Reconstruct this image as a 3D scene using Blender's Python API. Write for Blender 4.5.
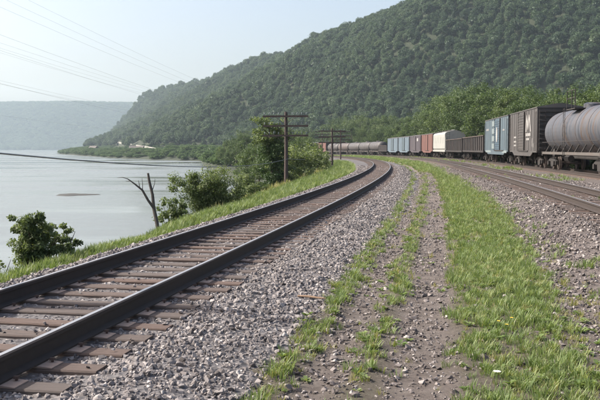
import bpy, bmesh, math, random
import numpy as np
from mathutils import Vector, Matrix

SC = bpy.context.scene
for o in list(bpy.data.objects):
    bpy.data.objects.remove(o)
R = math.radians
rng = np.random.default_rng(7)
random.seed(7)

# ------------------------------------------------------------------ camera, sky, sun, exposure
CAM_Z = 1.49
cam_d = bpy.data.cameras.new('camera'); cam = bpy.data.objects.new('camera', cam_d)
SC.collection.objects.link(cam); SC.camera = cam
cam.location = (0, 0, CAM_Z)
cam.rotation_euler = (R(90) - math.atan((200 - 148.5) / 835), 0, 0)
cam_d.sensor_width = 36; cam_d.lens = 50.1
cam_d.clip_start = 0.1; cam_d.clip_end = 30000

SUN_EL = 41; SUN_DIR = Vector((-0.985, 0.16, 0)).normalized()      # horizontal direction towards the sun
w = bpy.data.worlds.new('World'); SC.world = w; w.use_nodes = True
nt = w.node_tree; bg = nt.nodes['Background']
sky = nt.nodes.new('ShaderNodeTexSky'); sky.sky_type = 'NISHITA'; sky.sun_disc = False
sky.sun_elevation = R(SUN_EL); sky.sun_rotation = math.atan2(SUN_DIR.x, SUN_DIR.y)
sky.air_density = 0.9; sky.dust_density = 5.5; sky.ozone_density = 0.3
nt.links.new(sky.outputs[0], bg.inputs[0]); bg.inputs[1].default_value = 0.15
sun_d = bpy.data.lights.new('sun', 'SUN'); sun = bpy.data.objects.new('sun', sun_d)
SC.collection.objects.link(sun)
sun_d.energy = 4.4; sun_d.angle = R(0.55); sun_d.color = (1.0, 0.95, 0.87)
sv = (SUN_DIR * math.cos(R(SUN_EL)) + Vector((0, 0, math.sin(R(SUN_EL)))))
sun.rotation_euler = sv.to_track_quat('Z', 'Y').to_euler()
sun.location = (-60, 40, 90)
SC.view_settings.view_transform = 'Standard'; SC.view_settings.look = 'None'
SC.view_settings.exposure = 0.78; SC.view_settings.gamma = 1.0
SC.view_settings.use_curve_mapping = False
SC.cycles.max_bounces = 6; SC.cycles.volume_bounces = 1
SC.cycles.transparent_max_bounces = 6
SC.cycles.use_denoising = True

# ------------------------------------------------------------------ helpers
COL = SC.collection
def tag(o, label=None, cat=None, group=None, kind=None):
    if label: o['label'] = label
    if cat: o['category'] = cat
    if group: o['group'] = group
    if kind: o['kind'] = kind
    return o
def empty(name, loc=(0, 0, 0), rz=0.0):
    o = bpy.data.objects.new(name, None); COL.objects.link(o)
    o.empty_display_size = 0.3
    o.location = loc; o.rotation_euler = (0, 0, rz); return o
def link(name, mesh, mat=None, parent=None, loc=None):
    o = bpy.data.objects.new(name, mesh); COL.objects.link(o)
    if mat is not None and len(mesh.materials) == 0: mesh.materials.append(mat)
    if parent is not None: o.parent = parent
    if loc is not None: o.location = loc
    return o
def copy_tree(o, parent=None):
    c = o.copy(); COL.objects.link(c); c.parent = parent
    for ch in o.children: copy_tree(ch, c)
    return c
def np_mesh(name, verts, faces, fattr=None, smooth=False):
    """verts (N,3); faces (M,3 or 4) int arrays"""
    me = bpy.data.meshes.new(name)
    verts = np.asarray(verts, np.float32); faces = np.asarray(faces, np.int32)
    k = faces.shape[1]
    me.vertices.add(len(verts)); me.vertices.foreach_set('co', verts.ravel())
    me.loops.add(faces.size); me.loops.foreach_set('vertex_index', faces.ravel())
    me.polygons.add(len(faces))
    me.polygons.foreach_set('loop_start', np.arange(0, faces.size, k, dtype=np.int32))
    me.polygons.foreach_set('loop_total', np.full(len(faces), k, np.int32))
    if smooth: me.polygons.foreach_set('use_smooth', np.ones(len(faces), bool))
    if fattr is not None:
        a = me.attributes.new('v', 'FLOAT', 'FACE'); a.data.foreach_set('value', np.asarray(fattr, np.float32))
    me.update(calc_edges=True); me.validate()
    return me
class MB:
    """collects shapes into one mesh"""
    def __init__(s): s.v = []; s.f = []
    def add(s, vs, fs):
        b = len(s.v); s.v += [tuple(p) for p in vs]; s.f += [tuple(i + b for i in f) for f in fs]
        return s
    def box(s, x0, x1, y0, y1, z0, z1):
        vs = [(x, y, z) for z in (z0, z1) for y in (y0, y1) for x in (x0, x1)]
        return s.add(vs, [(0, 2, 3, 1), (4, 5, 7, 6), (0, 1, 5, 4), (2, 6, 7, 3), (0, 4, 6, 2), (1, 3, 7, 5)])
    def tube(s, pts, rad, n=8, cap=True):
        pts = [Vector(p) for p in pts]
        if not hasattr(rad, '__len__'): rad = [rad] * len(pts)
        vs = []; fs = []
        up = Vector((0, 0, 1)); prev = None
        for i, p in enumerate(pts):
            t = (pts[min(i + 1, len(pts) - 1)] - pts[max(i - 1, 0)]).normalized()
            a = t.cross(up if abs(t.z) < .9 else Vector((1, 0, 0))).normalized() if prev is None else (prev - t * prev.dot(t)).normalized()
            prev = a; b = t.cross(a)
            for k in range(n):
                an = 2 * math.pi * k / n
                vs.append(p + (a * math.cos(an) + b * math.sin(an)) * rad[i])
        for i in range(len(pts) - 1):
            for k in range(n):
                k2 = (k + 1) % n
                fs.append((i * n + k, i * n + k2, (i + 1) * n + k2, (i + 1) * n + k))
        if cap:
            fs.append(tuple(range(n - 1, -1, -1))); m = (len(pts) - 1) * n
            fs.append(tuple(range(m, m + n)))
        return s.add(vs, fs)
    def prism(s, poly, y0, y1):
        """polygon in x,z extruded along y"""
        n = len(poly)
        vs = [(x, y0, z) for x, z in poly] + [(x, y1, z) for x, z in poly]
        fs = [tuple(range(n)), tuple(range(2 * n - 1, n - 1, -1))]
        for i in range(n):
            j = (i + 1) % n; fs.append((i, i + n, j + n, j))
        return s.add(vs, fs)
    def prismx(s, poly, x0, x1):
        """polygon in y,z extruded along x"""
        n = len(poly)
        vs = [(x0, y, z) for y, z in poly] + [(x1, y, z) for y, z in poly]
        fs = [tuple(range(n)), tuple(range(2 * n - 1, n - 1, -1))]
        for i in range(n):
            j = (i + 1) % n; fs.append((i, i + n, j + n, j))
        return s.add(vs, fs)
    def mesh(s, name, smooth=False, bevel=0):
        me = bpy.data.meshes.new(name); me.from_pydata(s.v, [], s.f)
        bm = bmesh.new(); bm.from_mesh(me)
        bmesh.ops.recalc_face_normals(bm, faces=bm.faces)
        if bevel: bmesh.ops.bevel(bm, geom=bm.edges[:], offset=bevel, segments=1, affect='EDGES')
        bm.to_mesh(me); bm.free()
        if smooth:
            for p in me.polygons: p.use_smooth = True
            me.set_sharp_from_angle(angle=R(40))
        return me
    def build(s, name, mat, parent=None, smooth=False, bevel=0):
        return link(name, s.mesh(name, smooth, bevel), mat, parent)

# ------------------------------------------------------------------ materials
def new_mat(name):
    m = bpy.data.materials.new(name); m.use_nodes = True
    t = m.node_tree; b = t.nodes['Principled BSDF']; return m, t, b
def N(t, typ, **kw):
    n = t.nodes.new(typ)
    for k, v in kw.items(): setattr(n, k, v)
    return n
def ramp(t, fac, stops):
    r = N(t, 'ShaderNodeValToRGB'); cr = r.color_ramp
    while len(cr.elements) < len(stops): cr.elements.new(0.5)
    for e, (p, c) in zip(cr.elements, stops):
        e.position = p; e.color = (c[0], c[1], c[2], 1)
    t.links.new(fac, r.inputs[0]); return r.outputs[0]
def noise(t, vec, scale, detail=4, rough=.6):
    n = N(t, 'ShaderNodeTexNoise'); n.inputs['Scale'].default_value = scale
    n.inputs['Detail'].default_value = detail; n.inputs['Roughness'].default_value = rough
    if vec is not None: t.links.new(vec, n.inputs['Vector'])
    return n.outputs[0]
def mixc(t, fac, a, b, mode='MIX'):
    m = N(t, 'ShaderNodeMix', data_type='RGBA', blend_type=mode)
    for s, v in ((m.inputs[0], fac), (m.inputs[6], a), (m.inputs[7], b)):
        if hasattr(v, 'is_output'): t.links.new(v, s)
        elif isinstance(v, (int, float)): s.default_value = v
        else: s.default_value = (v[0], v[1], v[2], 1)
    return m.outputs[2]
def mapping(t, src, scale):
    m = N(t, 'ShaderNodeMapping'); m.inputs['Scale'].default_value = scale
    t.links.new(src, m.inputs[0]); return m.outputs[0]
def bump(t, b, h, strength, dist=.02):
    n = N(t, 'ShaderNodeBump'); n.inputs['Strength'].default_value = strength; n.inputs['Distance'].default_value = dist
    t.links.new(h, n.inputs['Height']); t.links.new(n.outputs[0], b.inputs['Normal'])
def coords(t, which='Object'):
    return N(t, 'ShaderNodeTexCoord').outputs[which]
def geo_pos(t): return N(t, 'ShaderNodeNewGeometry').outputs['Position']

def mat_paint(name, col, rust=(.12, .06, .035), amount=.35, rough=.6, streak=True, dirt=(.07, .06, .05), lo=.5):
    """weathered painted steel: streaks running down, rust and dust in patches"""
    m, t, b = new_mat(name)
    co = coords(t)
    fade = mixc(t, noise(t, co, .7, 3), [c * .75 for c in col], [min(1, c * 1.2 + .015) for c in col])
    st = noise(t, mapping(t, co, (2.2, 2.2, .18)), 2.0, 6, .65)
    f1 = N(t, 'ShaderNodeMapRange'); f1.inputs[1].default_value = lo; f1.inputs[2].default_value = lo + .25
    f1.inputs[4].default_value = amount; t.links.new(st, f1.inputs[0])
    c1 = mixc(t, f1.outputs[0], fade, rust)
    f2 = N(t, 'ShaderNodeMapRange'); f2.inputs[1].default_value = .55; f2.inputs[2].default_value = .75
    f2.inputs[4].default_value = amount * .9; t.links.new(noise(t, co, 1.6, 6, .7), f2.inputs[0])
    c2 = mixc(t, f2.outputs[0], c1, dirt)
    t.links.new(c2, b.inputs['Base Color']); b.inputs['Roughness'].default_value = rough
    bump(t, b, noise(t, co, 9, 4), .15, .01)
    return m
def mat_flat(name, col, rough=.8, var=.25, scale=6, metallic=0):
    m, t, b = new_mat(name); co = coords(t)
    n = noise(t, co, scale, 5)
    c = mixc(t, n, [c * (1 - var) for c in col], [min(1, c * (1 + var)) for c in col])
    t.links.new(c, b.inputs['Base Color']); b.inputs['Roughness'].default_value = rough
    b.inputs['Metallic'].default_value = metallic
    bump(t, b, n, .2, .01); return m
def mat_leaf(name, cols, trans=.35, rnd=.5, rough=.55, stand=0.0):
    """leaf colour varies by plant (object random) and by leaf (face attribute v)"""
    m, t, b = new_mat(name)
    oi = N(t, 'ShaderNodeObjectInfo').outputs['Random']
    at = N(t, 'ShaderNodeAttribute', attribute_name='v').outputs['Fac']
    mm = N(t, 'ShaderNodeMath', operation='MULTIPLY_ADD'); t.links.new(oi, mm.inputs[0]); mm.inputs[1].default_value = rnd
    m2 = N(t, 'ShaderNodeMath', operation='MULTIPLY'); t.links.new(at, m2.inputs[0]); m2.inputs[1].default_value = 1 - rnd
    t.links.new(m2.outputs[0], mm.inputs[2])
    n = len(cols); fac = mm.outputs[0]
    if stand:                                        # neighbouring trees of one kind share a tint
        loc = N(t, 'ShaderNodeObjectInfo').outputs['Location']
        ns = N(t, 'ShaderNodeMapRange'); ns.inputs[1].default_value = .3; ns.inputs[2].default_value = .7; ns.inputs[3].default_value = -stand; ns.inputs[4].default_value = stand
        t.links.new(noise(t, loc, .022, 4, .65), ns.inputs[0])
        ad = N(t, 'ShaderNodeMath', operation='ADD', use_clamp=True); t.links.new(fac, ad.inputs[0]); t.links.new(ns.outputs[0], ad.inputs[1]); fac = ad.outputs[0]
    c = ramp(t, fac, [(i / (n - 1), cc) for i, cc in enumerate(cols)])
    t.links.new(c, b.inputs['Base Color']); b.inputs['Roughness'].default_value = rough
    b.inputs['Specular IOR Level'].default_value = .3
    tr = N(t, 'ShaderNodeBsdfTranslucent')
    t.links.new(mixc(t, 1.0, c, (1.25, 1.3, .6), 'MULTIPLY'), tr.inputs[0])
    ms = N(t, 'ShaderNodeMixShader'); ms.inputs[0].default_value = trans
    out = t.nodes['Material Output']
    t.links.new(b.outputs[0], ms.inputs[1]); t.links.new(tr.outputs[0], ms.inputs[2]); t.links.new(ms.outputs[0], out.inputs[0])
    return m

def mat_stone(name, stops):
    m, t, b = new_mat(name)
    oi = N(t, 'ShaderNodeObjectInfo').outputs['Random']
    c = ramp(t, oi, stops)
    co = coords(t)
    c = mixc(t, .35, c, mixc(t, noise(t, co, 2.5, 5), (.12, .1, .1), (.75, .72, .72)), 'OVERLAY')
    t.links.new(c, b.inputs['Base Color']); b.inputs['Roughness'].default_value = .85
    return m
M = {}
M['stone'] = mat_stone('limestone_ballast', [(0, (.072, .062, .059)), (.25, (.142, .126, .121)), (.55, (.196, .177, .17)), (.85, (.258, .236, .226)), (1, (.4, .37, .35))])
M['road_stone'] = mat_stone('brown_gravel', [(0, (.06, .05, .047)), (.4, (.125, .107, .1)), (.75, (.2, .175, .165)), (1, (.36, .33, .31))])
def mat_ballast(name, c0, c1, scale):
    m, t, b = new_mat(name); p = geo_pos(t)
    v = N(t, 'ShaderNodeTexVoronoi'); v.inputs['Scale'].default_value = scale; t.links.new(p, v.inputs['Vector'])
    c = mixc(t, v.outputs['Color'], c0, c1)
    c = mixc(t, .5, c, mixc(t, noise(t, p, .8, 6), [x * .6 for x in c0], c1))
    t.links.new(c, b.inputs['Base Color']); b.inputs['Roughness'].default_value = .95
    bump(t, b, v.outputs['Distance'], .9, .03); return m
M['ballast'] = mat_ballast('shaded_ballast_bed', (.05, .045, .046), (.17, .157, .158), 17)  # ballast bed coloured dark to stand for the shadows between stones
M['cinder'] = mat_ballast('yard_cinders', (.04, .032, .03), (.145, .118, .106), 13)
# lane: dirt ruts and weedy soil, by a painted surface attribute that follows the wheel tracks
m, t, b = new_mat('dirt_lane'); p = geo_pos(t)
rut = N(t, 'ShaderNodeAttribute', attribute_name='rut').outputs['Fac']
dirt = ramp(t, noise(t, p, 7, 8, .7), [(.3, (.095, .074, .063)), (.46, (.168, .136, .118)), (.58, (.21, .175, .154)), (.8, (.3, .26, .23))])
soil = ramp(t, noise(t, p, 28, 8, .8), [(.3, (.06, .048, .036)), (.48, (.12, .1, .07)), (.56, (.16, .138, .1)), (.75, (.26, .23, .17))])
t.links.new(mixc(t, rut, soil, dirt), b.inputs['Base Color']); b.inputs['Roughness'].default_value = .95
bump(t, b, noise(t, p, 26, 10, .8), 1.0, .07); M['lane'] = m
# terrain: soil and leaf litter
m, t, b = new_mat('soil_and_litter'); p = geo_pos(t)
t.links.new(ramp(t, noise(t, p, .6, 8, .65), [(.3, (.018, .025, .011)), (.55, (.028, .036, .016)), (.75, (.045, .048, .026))]), b.inputs['Base Color'])
b.inputs['Roughness'].default_value = 1; bump(t, b, noise(t, p, 3, 8), .6, .1); M['soil'] = m
# river
m, t, b = new_mat('river_water'); p = geo_pos(t)
b.inputs['Base Color'].default_value = (.15, .16, .15, 1); b.inputs['IOR'].default_value = 1.333
b.inputs['Specular IOR Level'].default_value = .5
patch = noise(t, mapping(t, p, (.012, .03, 1)), 1.0, 5, .6)
pr = N(t, 'ShaderNodeMapRange'); pr.inputs[1].default_value = .42; pr.inputs[2].default_value = .62
pr.inputs[3].default_value = .06; pr.inputs[4].default_value = .3; t.links.new(patch, pr.inputs[0])
t.links.new(pr.outputs[0], b.inputs['Roughness'])
wv = noise(t, mapping(t, p, (.8, 1.6, 1)), .9, 7, .68)
bn = N(t, 'ShaderNodeBump'); bn.inputs['Distance'].default_value = .12
ps = N(t, 'ShaderNodeMapRange'); ps.inputs[1].default_value = .42; ps.inputs[2].default_value = .62
ps.inputs[3].default_value = .03; ps.inputs[4].default_value = .5; t.links.new(patch, ps.inputs[0])
t.links.new(ps.outputs[0], bn.inputs['Strength']); t.links.new(wv, bn.inputs['Height'])
t.links.new(bn.outputs[0], b.inputs['Normal']); M['water'] = m

M['rail_steel'] = mat_flat('rusty_rail_side', (.032, .022, .018), .75, .3, 12)
m, t, b = new_mat('worn_rail_head'); b.inputs['Base Color'].default_value = (.5, .48, .47, 1)
b.inputs['Metallic'].default_value = .9; b.inputs['Roughness'].default_value = .42; M['rail_head'] = m
M['tie_plate'] = mat_flat('rusted_tie_plate', (.31, .225, .18), .8, .3, 18)
M['spike'] = mat_flat('rusted_spike', (.08, .05, .04), .8, .3, 30)
m, t, b = new_mat('creosoted_tie'); co = coords(t)
oi = N(t, 'ShaderNodeObjectInfo').outputs['Random']
g = noise(t, mapping(t, co, (14, 1.2, 14)), 3, 6, .7)
c = ramp(t, g, [(.25, (.034, .023, .019)), (.5, (.098, .064, .051)), (.8, (.19, .13, .102))])
c = mixc(t, oi, c, mixc(t, .7, c, (.075, .066, .062)))
t.links.new(c, b.inputs['Base Color']); b.inputs['Roughness'].default_value = .9; bump(t, b, g, .6, .015); M['tie'] = m
M['leaf_hill'] = mat_leaf('hill_foliage', [(.02, .04, .023), (.035, .064, .034), (.052, .088, .044), (.073, .111, .056), (.1, .134, .066)], .25, .5, stand=.22)
M['leaf_tree'] = mat_leaf('tree_foliage', [(.03, .053, .022), (.06, .094, .036), (.1, .14, .056), (.155, .19, .088)], .33, .3)
M['leaf_bush'] = mat_leaf('bush_foliage', [(.045, .07, .027), (.095, .13, .052), (.16, .2, .09), (.29, .32, .185)], .38, .15)
M['leaf_vine'] = mat_leaf('vine_foliage', [(.02, .042, .015), (.035, .068, .022), (.06, .1, .034), (.11, .15, .065)], .25, .1)
M['leaf_shore'] = mat_leaf('shore_foliage', [(.04, .08, .025), (.065, .11, .032), (.1, .15, .05)], .3, .6)
M['grass'] = mat_leaf('fresh_grass', [(.085, .132, .042), (.135, .19, .065), (.195, .245, .1), (.33, .335, .185)], .32, .55)
M['grass_dry'] = mat_leaf('dry_weeds', [(.12, .16, .04), (.2, .22, .075), (.3, .28, .13), (.38, .33, .19)], .35, .6)
M['bark'] = mat_flat('bark', (.085, .07, .055), .95, .4, 8)
M['dead_wood'] = mat_flat('weathered_dead_wood', (.085, .072, .066), .95, .4, 10)
M['pole'] = mat_flat('creosoted_pole', (.07, .05, .045), .9, .35, 7)
M['insulator'] = mat_flat('glass_insulator', (.13, .16, .16), .25, .1, 9)
M['wire'] = mat_flat('dull_copper_wire', (.2, .2, .2), .6, .1, 5)
M['under'] = mat_flat('underframe_grime', (.03, .026, .024), .9, .35, 5)
M['wheel'] = mat_flat('wheel_steel', (.09, .07, .06), .7, .3, 9)
M['white'] = mat_flat('white_stencil', (.3, .29, .28), .8, .2, 5)
M['rock'] = mat_flat('grey_shore_rock', (.085, .085, .09), .95, .45, 1.6)
M['mud'] = mat_flat('wet_mud_bar', (.045, .045, .04), .8, .35, .8)
M['pale_road'] = mat_flat('pale_cut_stone', (.3, .28, .25), .95, .15, .3)
M['house_wall'] = mat_flat('white_house_paint', (.5, .48, .44), .8, .08, 1)
M['house_roof'] = mat_flat('grey_shingle', (.13, .11, .10), .9, .2, 2)
M['glass'] = mat_flat('dark_window_glass', (.03, .04, .05), .2, .1, 2)

# ------------------------------------------------------------------ track paths
def poly_path(ds, heading, x0, y0):
    hm = (heading[1:] + heading[:-1]) / 2
    x = np.concatenate([[x0], x0 + np.cumsum(np.sin(hm)) * ds]); y = np.concatenate([[y0], y0 + np.cumsum(np.cos(hm)) * ds])
    return x, y
class Path:
    """a plan curve sampled every ds metres; heading measured from +Y to +X"""
    def __init__(s, x, y, ds, s0): s.x, s.y, s.ds, s.s0 = x, y, ds, s0; s.h = np.unwrap(np.arctan2(np.gradient(x), np.gradient(y))); s.n = len(x); s.s1 = s0 + ds * (s.n - 1)
    def at(s, q, off=0.0):
        i = (np.asarray(q, float) - s.s0) / s.ds; k = np.arange(s.n)
        x = np.interp(i, k, s.x); y = np.interp(i, k, s.y); h = np.interp(i, k, s.h)
        return x + off * np.cos(h), y - off * np.sin(h), h
    def so(s, X, Y):
        """nearest (s, signed offset, right positive) of points"""
        X = np.asarray(X, float).ravel(); Y = np.asarray(Y, float).ravel()
        xs, ys, hs = s.x[::4], s.y[::4], s.h[::4]
        S = np.empty_like(X); O = np.empty_like(X)
        for a in range(0, len(X), 20000):
            d2 = (X[a:a + 20000, None] - xs) ** 2 + (Y[a:a + 20000, None] - ys) ** 2
            i = d2.argmin(1); dx = X[a:a + 20000] - xs[i]; dy = Y[a:a + 20000] - ys[i]
            al = dx * np.sin(hs[i]) + dy * np.cos(hs[i]); ac = dx * np.cos(hs[i]) - dy * np.sin(hs[i])
            S[a:a + 20000] = s.s0 + i * s.ds * 4 + al
            edge = (i == 0) | (i == len(xs) - 1)
            O[a:a + 20000] = np.where(edge, ac, np.sign(ac) * np.sqrt(np.maximum(d2[np.arange(len(i)), i] - al ** 2, 0)))
        return S, O
DS = .5
ss = np.arange(0, 400 + DS, DS)
th, k0, k1, k2 = .189, -.98e-3, -.374e-5, -1.018e-7
sc_ = np.minimum(ss, 128)
hd = th + k0 * sc_ + k1 * sc_ ** 2 / 2 + k2 * sc_ ** 3 / 3 - .0017 * np.maximum(ss - 128, 0)
mx, my = poly_path(DS, hd, -3.1244, 5.0)
bk = np.arange(-60, 0, DS)
mx = np.concatenate([-3.1244 + bk * math.sin(th), mx]); my = np.concatenate([5 + bk * math.cos(th), my])
MAIN = Path(mx, my, DS, -60)
def spline_path(pts):
    P = np.array(pts, float)
    y = np.arange(P[0, 1], P[-1, 1], .25); x = np.interp(y, P[:, 1], P[:, 0])
    for wdt in (121, 81, 61):                       # smooth the polyline into an even curve
        k = np.hanning(wdt); k /= k.sum(); pad = wdt // 2
        sl0 = (x[8] - x[0]) / 8; sl1 = (x[-1] - x[-9]) / 8
        xx = np.concatenate([x[0] + sl0 * np.arange(-pad, 0), x, x[-1] + sl1 * np.arange(1, pad + 1)])
        x = np.convolve(xx, k, 'valid')
    L = np.concatenate([[0], np.cumsum(np.hypot(np.diff(x), np.diff(y)))])
    q = np.arange(0, L[-1], DS)
    return Path(np.interp(q, L, x), np.interp(q, L, y), DS, 0)
SIDE = spline_path([(-2.5, -50), (5.7, 5), (7.85, 19.6), (8.85, 26.7), (10.15, 36.5), (13.75, 69), (17.4, 105), (19.4, 135), (20.2, 160), (19.8, 185), (18.4, 212), (15.6, 242), (11, 275), (5, 305), (-2, 335), (-10, 367), (-20, 405)])
TRAIN = spline_path([(5.5, -50), (12.0, 5), (14.9, 28), (16.6, 44), (17.95, 57.8), (19.4, 72), (21.1, 90), (23.3, 115), (24.7, 135), (25.4, 155), (25.3, 180), (24.4, 205), (22.6, 232), (19.2, 262), (13.5, 295), (6.5, 327), (-2, 360), (-11, 393), (-20, 425)])
Z_SIDE, Z_TRAIN = .15, .12

# ------------------------------------------------------------------ terrain
SHORE = np.array([(-60, -400), (-22, -60), (-15.5, 5), (-9.5, 50), (-8.5, 100), (-11.5, 150), (-17, 200), (-24, 239), (-38, 330), (-52, 440), (-79, 472), (-128, 571), (-283, 987), (-325, 1120), (-420, 1500), (-540, 2050), (-600, 2600), (-450, 3150), (400, 3350), (4000, 3450)], float)
RIDGE = np.array([(1500, 350), (900, 500), (520, 610), (330, 680), (190, 770), (93, 900), (24, 1180), (-80, 1415), (-220, 1850), (-395, 2110)], float)
RZ = np.array([200, 200, 195, 185, 168, 148, 140, 140, 141, 138], float)
RW = np.array([265, 265, 265, 265, 265, 265, 265, 265, 235, 112], float)
FAR = np.array([(-6500, 5000), (-3000, 4600), (-1200, 4500), (0, 4700), (2500, 5200)], float)
def seg_dist(X, Y, P, val=None):
    best = np.full(X.shape, 1e9); sgn = np.ones(X.shape); bv = np.zeros(X.shape)
    for i in range(len(P) - 1):
        a, b = P[i], P[i + 1]; d = b - a; L2 = d @ d
        t = np.clip(((X - a[0]) * d[0] + (Y - a[1]) * d[1]) / L2, 0, 1)
        dx = X - a[0] - t * d[0]; dy = Y - a[1] - t * d[1]; ds = np.hypot(dx, dy)
        m = ds < best; best = np.where(m, ds, best)
        sgn = np.where(m, np.sign(d[1] * dx - d[0] * dy), sgn)      # + on the right of travel
        if val is not None: bv = np.where(m, val[i] * (1 - t) + val[i + 1] * t, bv)
    return best, sgn, bv
_VN = {}
def vnoise(X, Y, seed):
    """cheap smooth value noise"""
    if seed not in _VN: _VN[seed] = np.random.default_rng(seed).random((64, 64))
    r = _VN[seed]
    xi = np.floor(X).astype(int); yi = np.floor(Y).astype(int); fx = X - xi; fy = Y - yi
    fx = fx * fx * (3 - 2 * fx); fy = fy * fy * (3 - 2 * fy)
    g = lambda a, b: r[a % 64, b % 64]
    return (g(xi, yi) * (1 - fx) + g(xi + 1, yi) * fx) * (1 - fy) + (g(xi, yi + 1) * (1 - fx) + g(xi + 1, yi + 1) * fx) * fy - .5
def smooth(e0, e1, x):
    t = np.clip((x - e0) / (e1 - e0), 0, 1); return t * t * (3 - 2 * t)
def hill_z(X, Y):
    D, _, zr = seg_dist(X, Y, RIDGE, RZ); _, _, rw = seg_dist(X, Y, RIDGE, RW)
    D = D + 40 * vnoise(X / 120, Y / 120, 1) + 16 * vnoise(X / 45, Y / 45, 2)
    t = np.clip(1 - D / rw, 0, 1)
    z = zr * (t ** 1.05) * (1 + .06 * vnoise(X / 90, Y / 90, 3))
    D2, _, _ = seg_dist(X, Y, FAR)
    t2 = np.clip(1 - D2 / 900, 0, 1)
    return z + 248 * smooth(0, 1, t2) * (1 + .03 * vnoise(X / 300, Y / 300, 5))
def grade(Y): return -.0028 * np.maximum(np.asarray(Y, float) - 80, 0) * (np.asarray(Y) < 600)     # the yard falls gently beyond the curve
def verge_z(s, o):
    """left of the main track: a grassy shoulder that falls away towards the bank"""
    v = -o - 2.0
    wid = np.interp(s, [0, 12, 30, 48, 110], [.5, .7, 2.2, 3.6, 4.2])
    return -.34 - .07 * np.clip(v, 0, None) - .3 * np.clip(v - wid * .55, 0, None) - .35 * np.clip(v - wid, 0, None)
def terrain_z(X, Y):
    shp = X.shape; X = X.ravel(); Y = Y.ravel()
    dsh, sg, _ = seg_dist(X, Y, SHORE); dsh = dsh * sg
    z = np.full(X.shape, -.36)
    near = (np.abs(X) < 120) & (Y < 480) & (Y > -80)
    s, o = np.zeros_like(X), np.full(X.shape, 50.)
    if near.any(): s[near], o[near] = MAIN.so(X[near], Y[near])
    vz = verge_z(s, o)
    z = np.where(near & (o < -2.0), np.maximum(vz, -4.0), z)
    z = z - .12 * np.where(near, smooth(-2.2, -1.7, o) * (1 - smooth(8.3, 8.9, o)), 0) + grade(Y) * np.where(near, smooth(3, 10, o), 0)
    z = z + np.where(near & (o > -2.2) & (o < 30), 0, .25 * vnoise(X / 3, Y / 3, 11) * np.where(near, .5, 2))
    bank = -5.15 + np.where(Y > 420, .22, .62) * dsh + .5 * vnoise(X / 4, Y / 4, 9)
    z = np.where(dsh > 0, np.minimum(z, np.maximum(bank, -5.2)) + hill_z(X, Y), np.maximum(-9, -5.15 + .12 * dsh))
    # far hill stands on the other shore of the river bend
    far = (Y > 3300); z = np.where(far, np.maximum(z, hill_z(X, Y) - 8), z)
    return z.reshape(shp)
def graded(lo, hi, c, d0, g):
    """coordinates with fine spacing d0 near c that grows outwards"""
    out = [c]; x, d = c, d0
    while x < hi: x += d; out.append(x); d = min(d * g if abs(x - c) > 14 else d, 70)
    x, d = c, d0
    while x > lo: x -= d; out.insert(0, x); d = min(d * g if abs(x - c) > 14 else d, 70)
    return np.array(out)
gx = graded(-6800, 3600, 0, .35, 1.035); gy = graded(-380, 6000, 22, .5, 1.03)
GX, GY = np.meshgrid(gx, gy)
GZ = terrain_z(GX, GY)
nx, ny = len(gx), len(gy)
def grid_z(X, Y):
    """height of the ground mesh itself (its facets are wide far away)"""
    i = np.clip(np.searchsorted(gx, X) - 1, 0, nx - 2); j = np.clip(np.searchsorted(gy, Y) - 1, 0, ny - 2)
    fx = (X - gx[i]) / (gx[i + 1] - gx[i]); fy = (Y - gy[j]) / (gy[j + 1] - gy[j])
    return (GZ[j, i] * (1 - fx) + GZ[j, i + 1] * fx) * (1 - fy) + (GZ[j + 1, i] * (1 - fx) + GZ[j + 1, i + 1] * fx) * fy
idx = np.arange(nx * ny).reshape(ny, nx)
F = np.stack([idx[:-1, :-1], idx[:-1, 1:], idx[1:, 1:], idx[1:, :-1]], -1).reshape(-1, 4)
ground = link('ground', np_mesh('ground', np.stack([GX, GY, GZ], -1).reshape(-1, 3), F, smooth=True), M['soil'])
tag(ground, kind='structure', label='soil and wooded hills beside the river')

wx = graded(-7000, 3700, -20, 40, 1.1); wy = graded(-400, 6100, 40, 40, 1.1)
WX, WY = np.meshgrid(wx, wy); wi = np.arange(WX.size).reshape(WX.shape)
F = np.stack([wi[:-1, :-1], wi[:-1, 1:], wi[1:, 1:], wi[1:, :-1]], -1).reshape(-1, 4)
river = link('river', np_mesh('river', np.stack([WX, WY, np.full(WX.shape, -5.0)], -1).reshape(-1, 3), F), M['water'])
tag(river, kind='structure', label='broad pale river reflecting the sky')

# ------------------------------------------------------------------ strips along the tracks
def strip(name, path, svals, ovals_f, z_f, mat, attr_f=None, label=None):
    V = []; A = []
    for q in svals:
        ov = ovals_f(q); x, y, h = path.at(q)
        X = x + ov * np.cos(h); Y = y - ov * np.sin(h)
        V.append(np.stack([X, Y, z_f(q, ov, X, Y)], -1))
        if attr_f is not None: A.append(attr_f(q, ov, X, Y))
    V = np.array(V); ns, no = V.shape[:2]; k = np.arange(ns * no).reshape(ns, no)
    F = np.stack([k[:-1, :-1], k[:-1, 1:], k[1:, 1:], k[1:, :-1]], -1).reshape(-1, 4)
    me = np_mesh(name, V.reshape(-1, 3), F, smooth=True)
    if attr_f is not None:
        a = me.attributes.new('rut', 'FLOAT', 'POINT'); a.data.foreach_set('value', np.array(A, np.float32).ravel())
    o = link(name, me, mat); tag(o, kind='structure', label=label); return o
def grow(a, b, d, g, dmax):
    out = [a]
    while out[-1] < b: out.append(out[-1] + d); d = min(d * g, dmax)
    return np.array(out)
def left_edge(s): return np.interp(s, [0, 60, 100, 130, 200], [-2.15, -2.3, -3.6, -5.0, -5.5])
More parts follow.
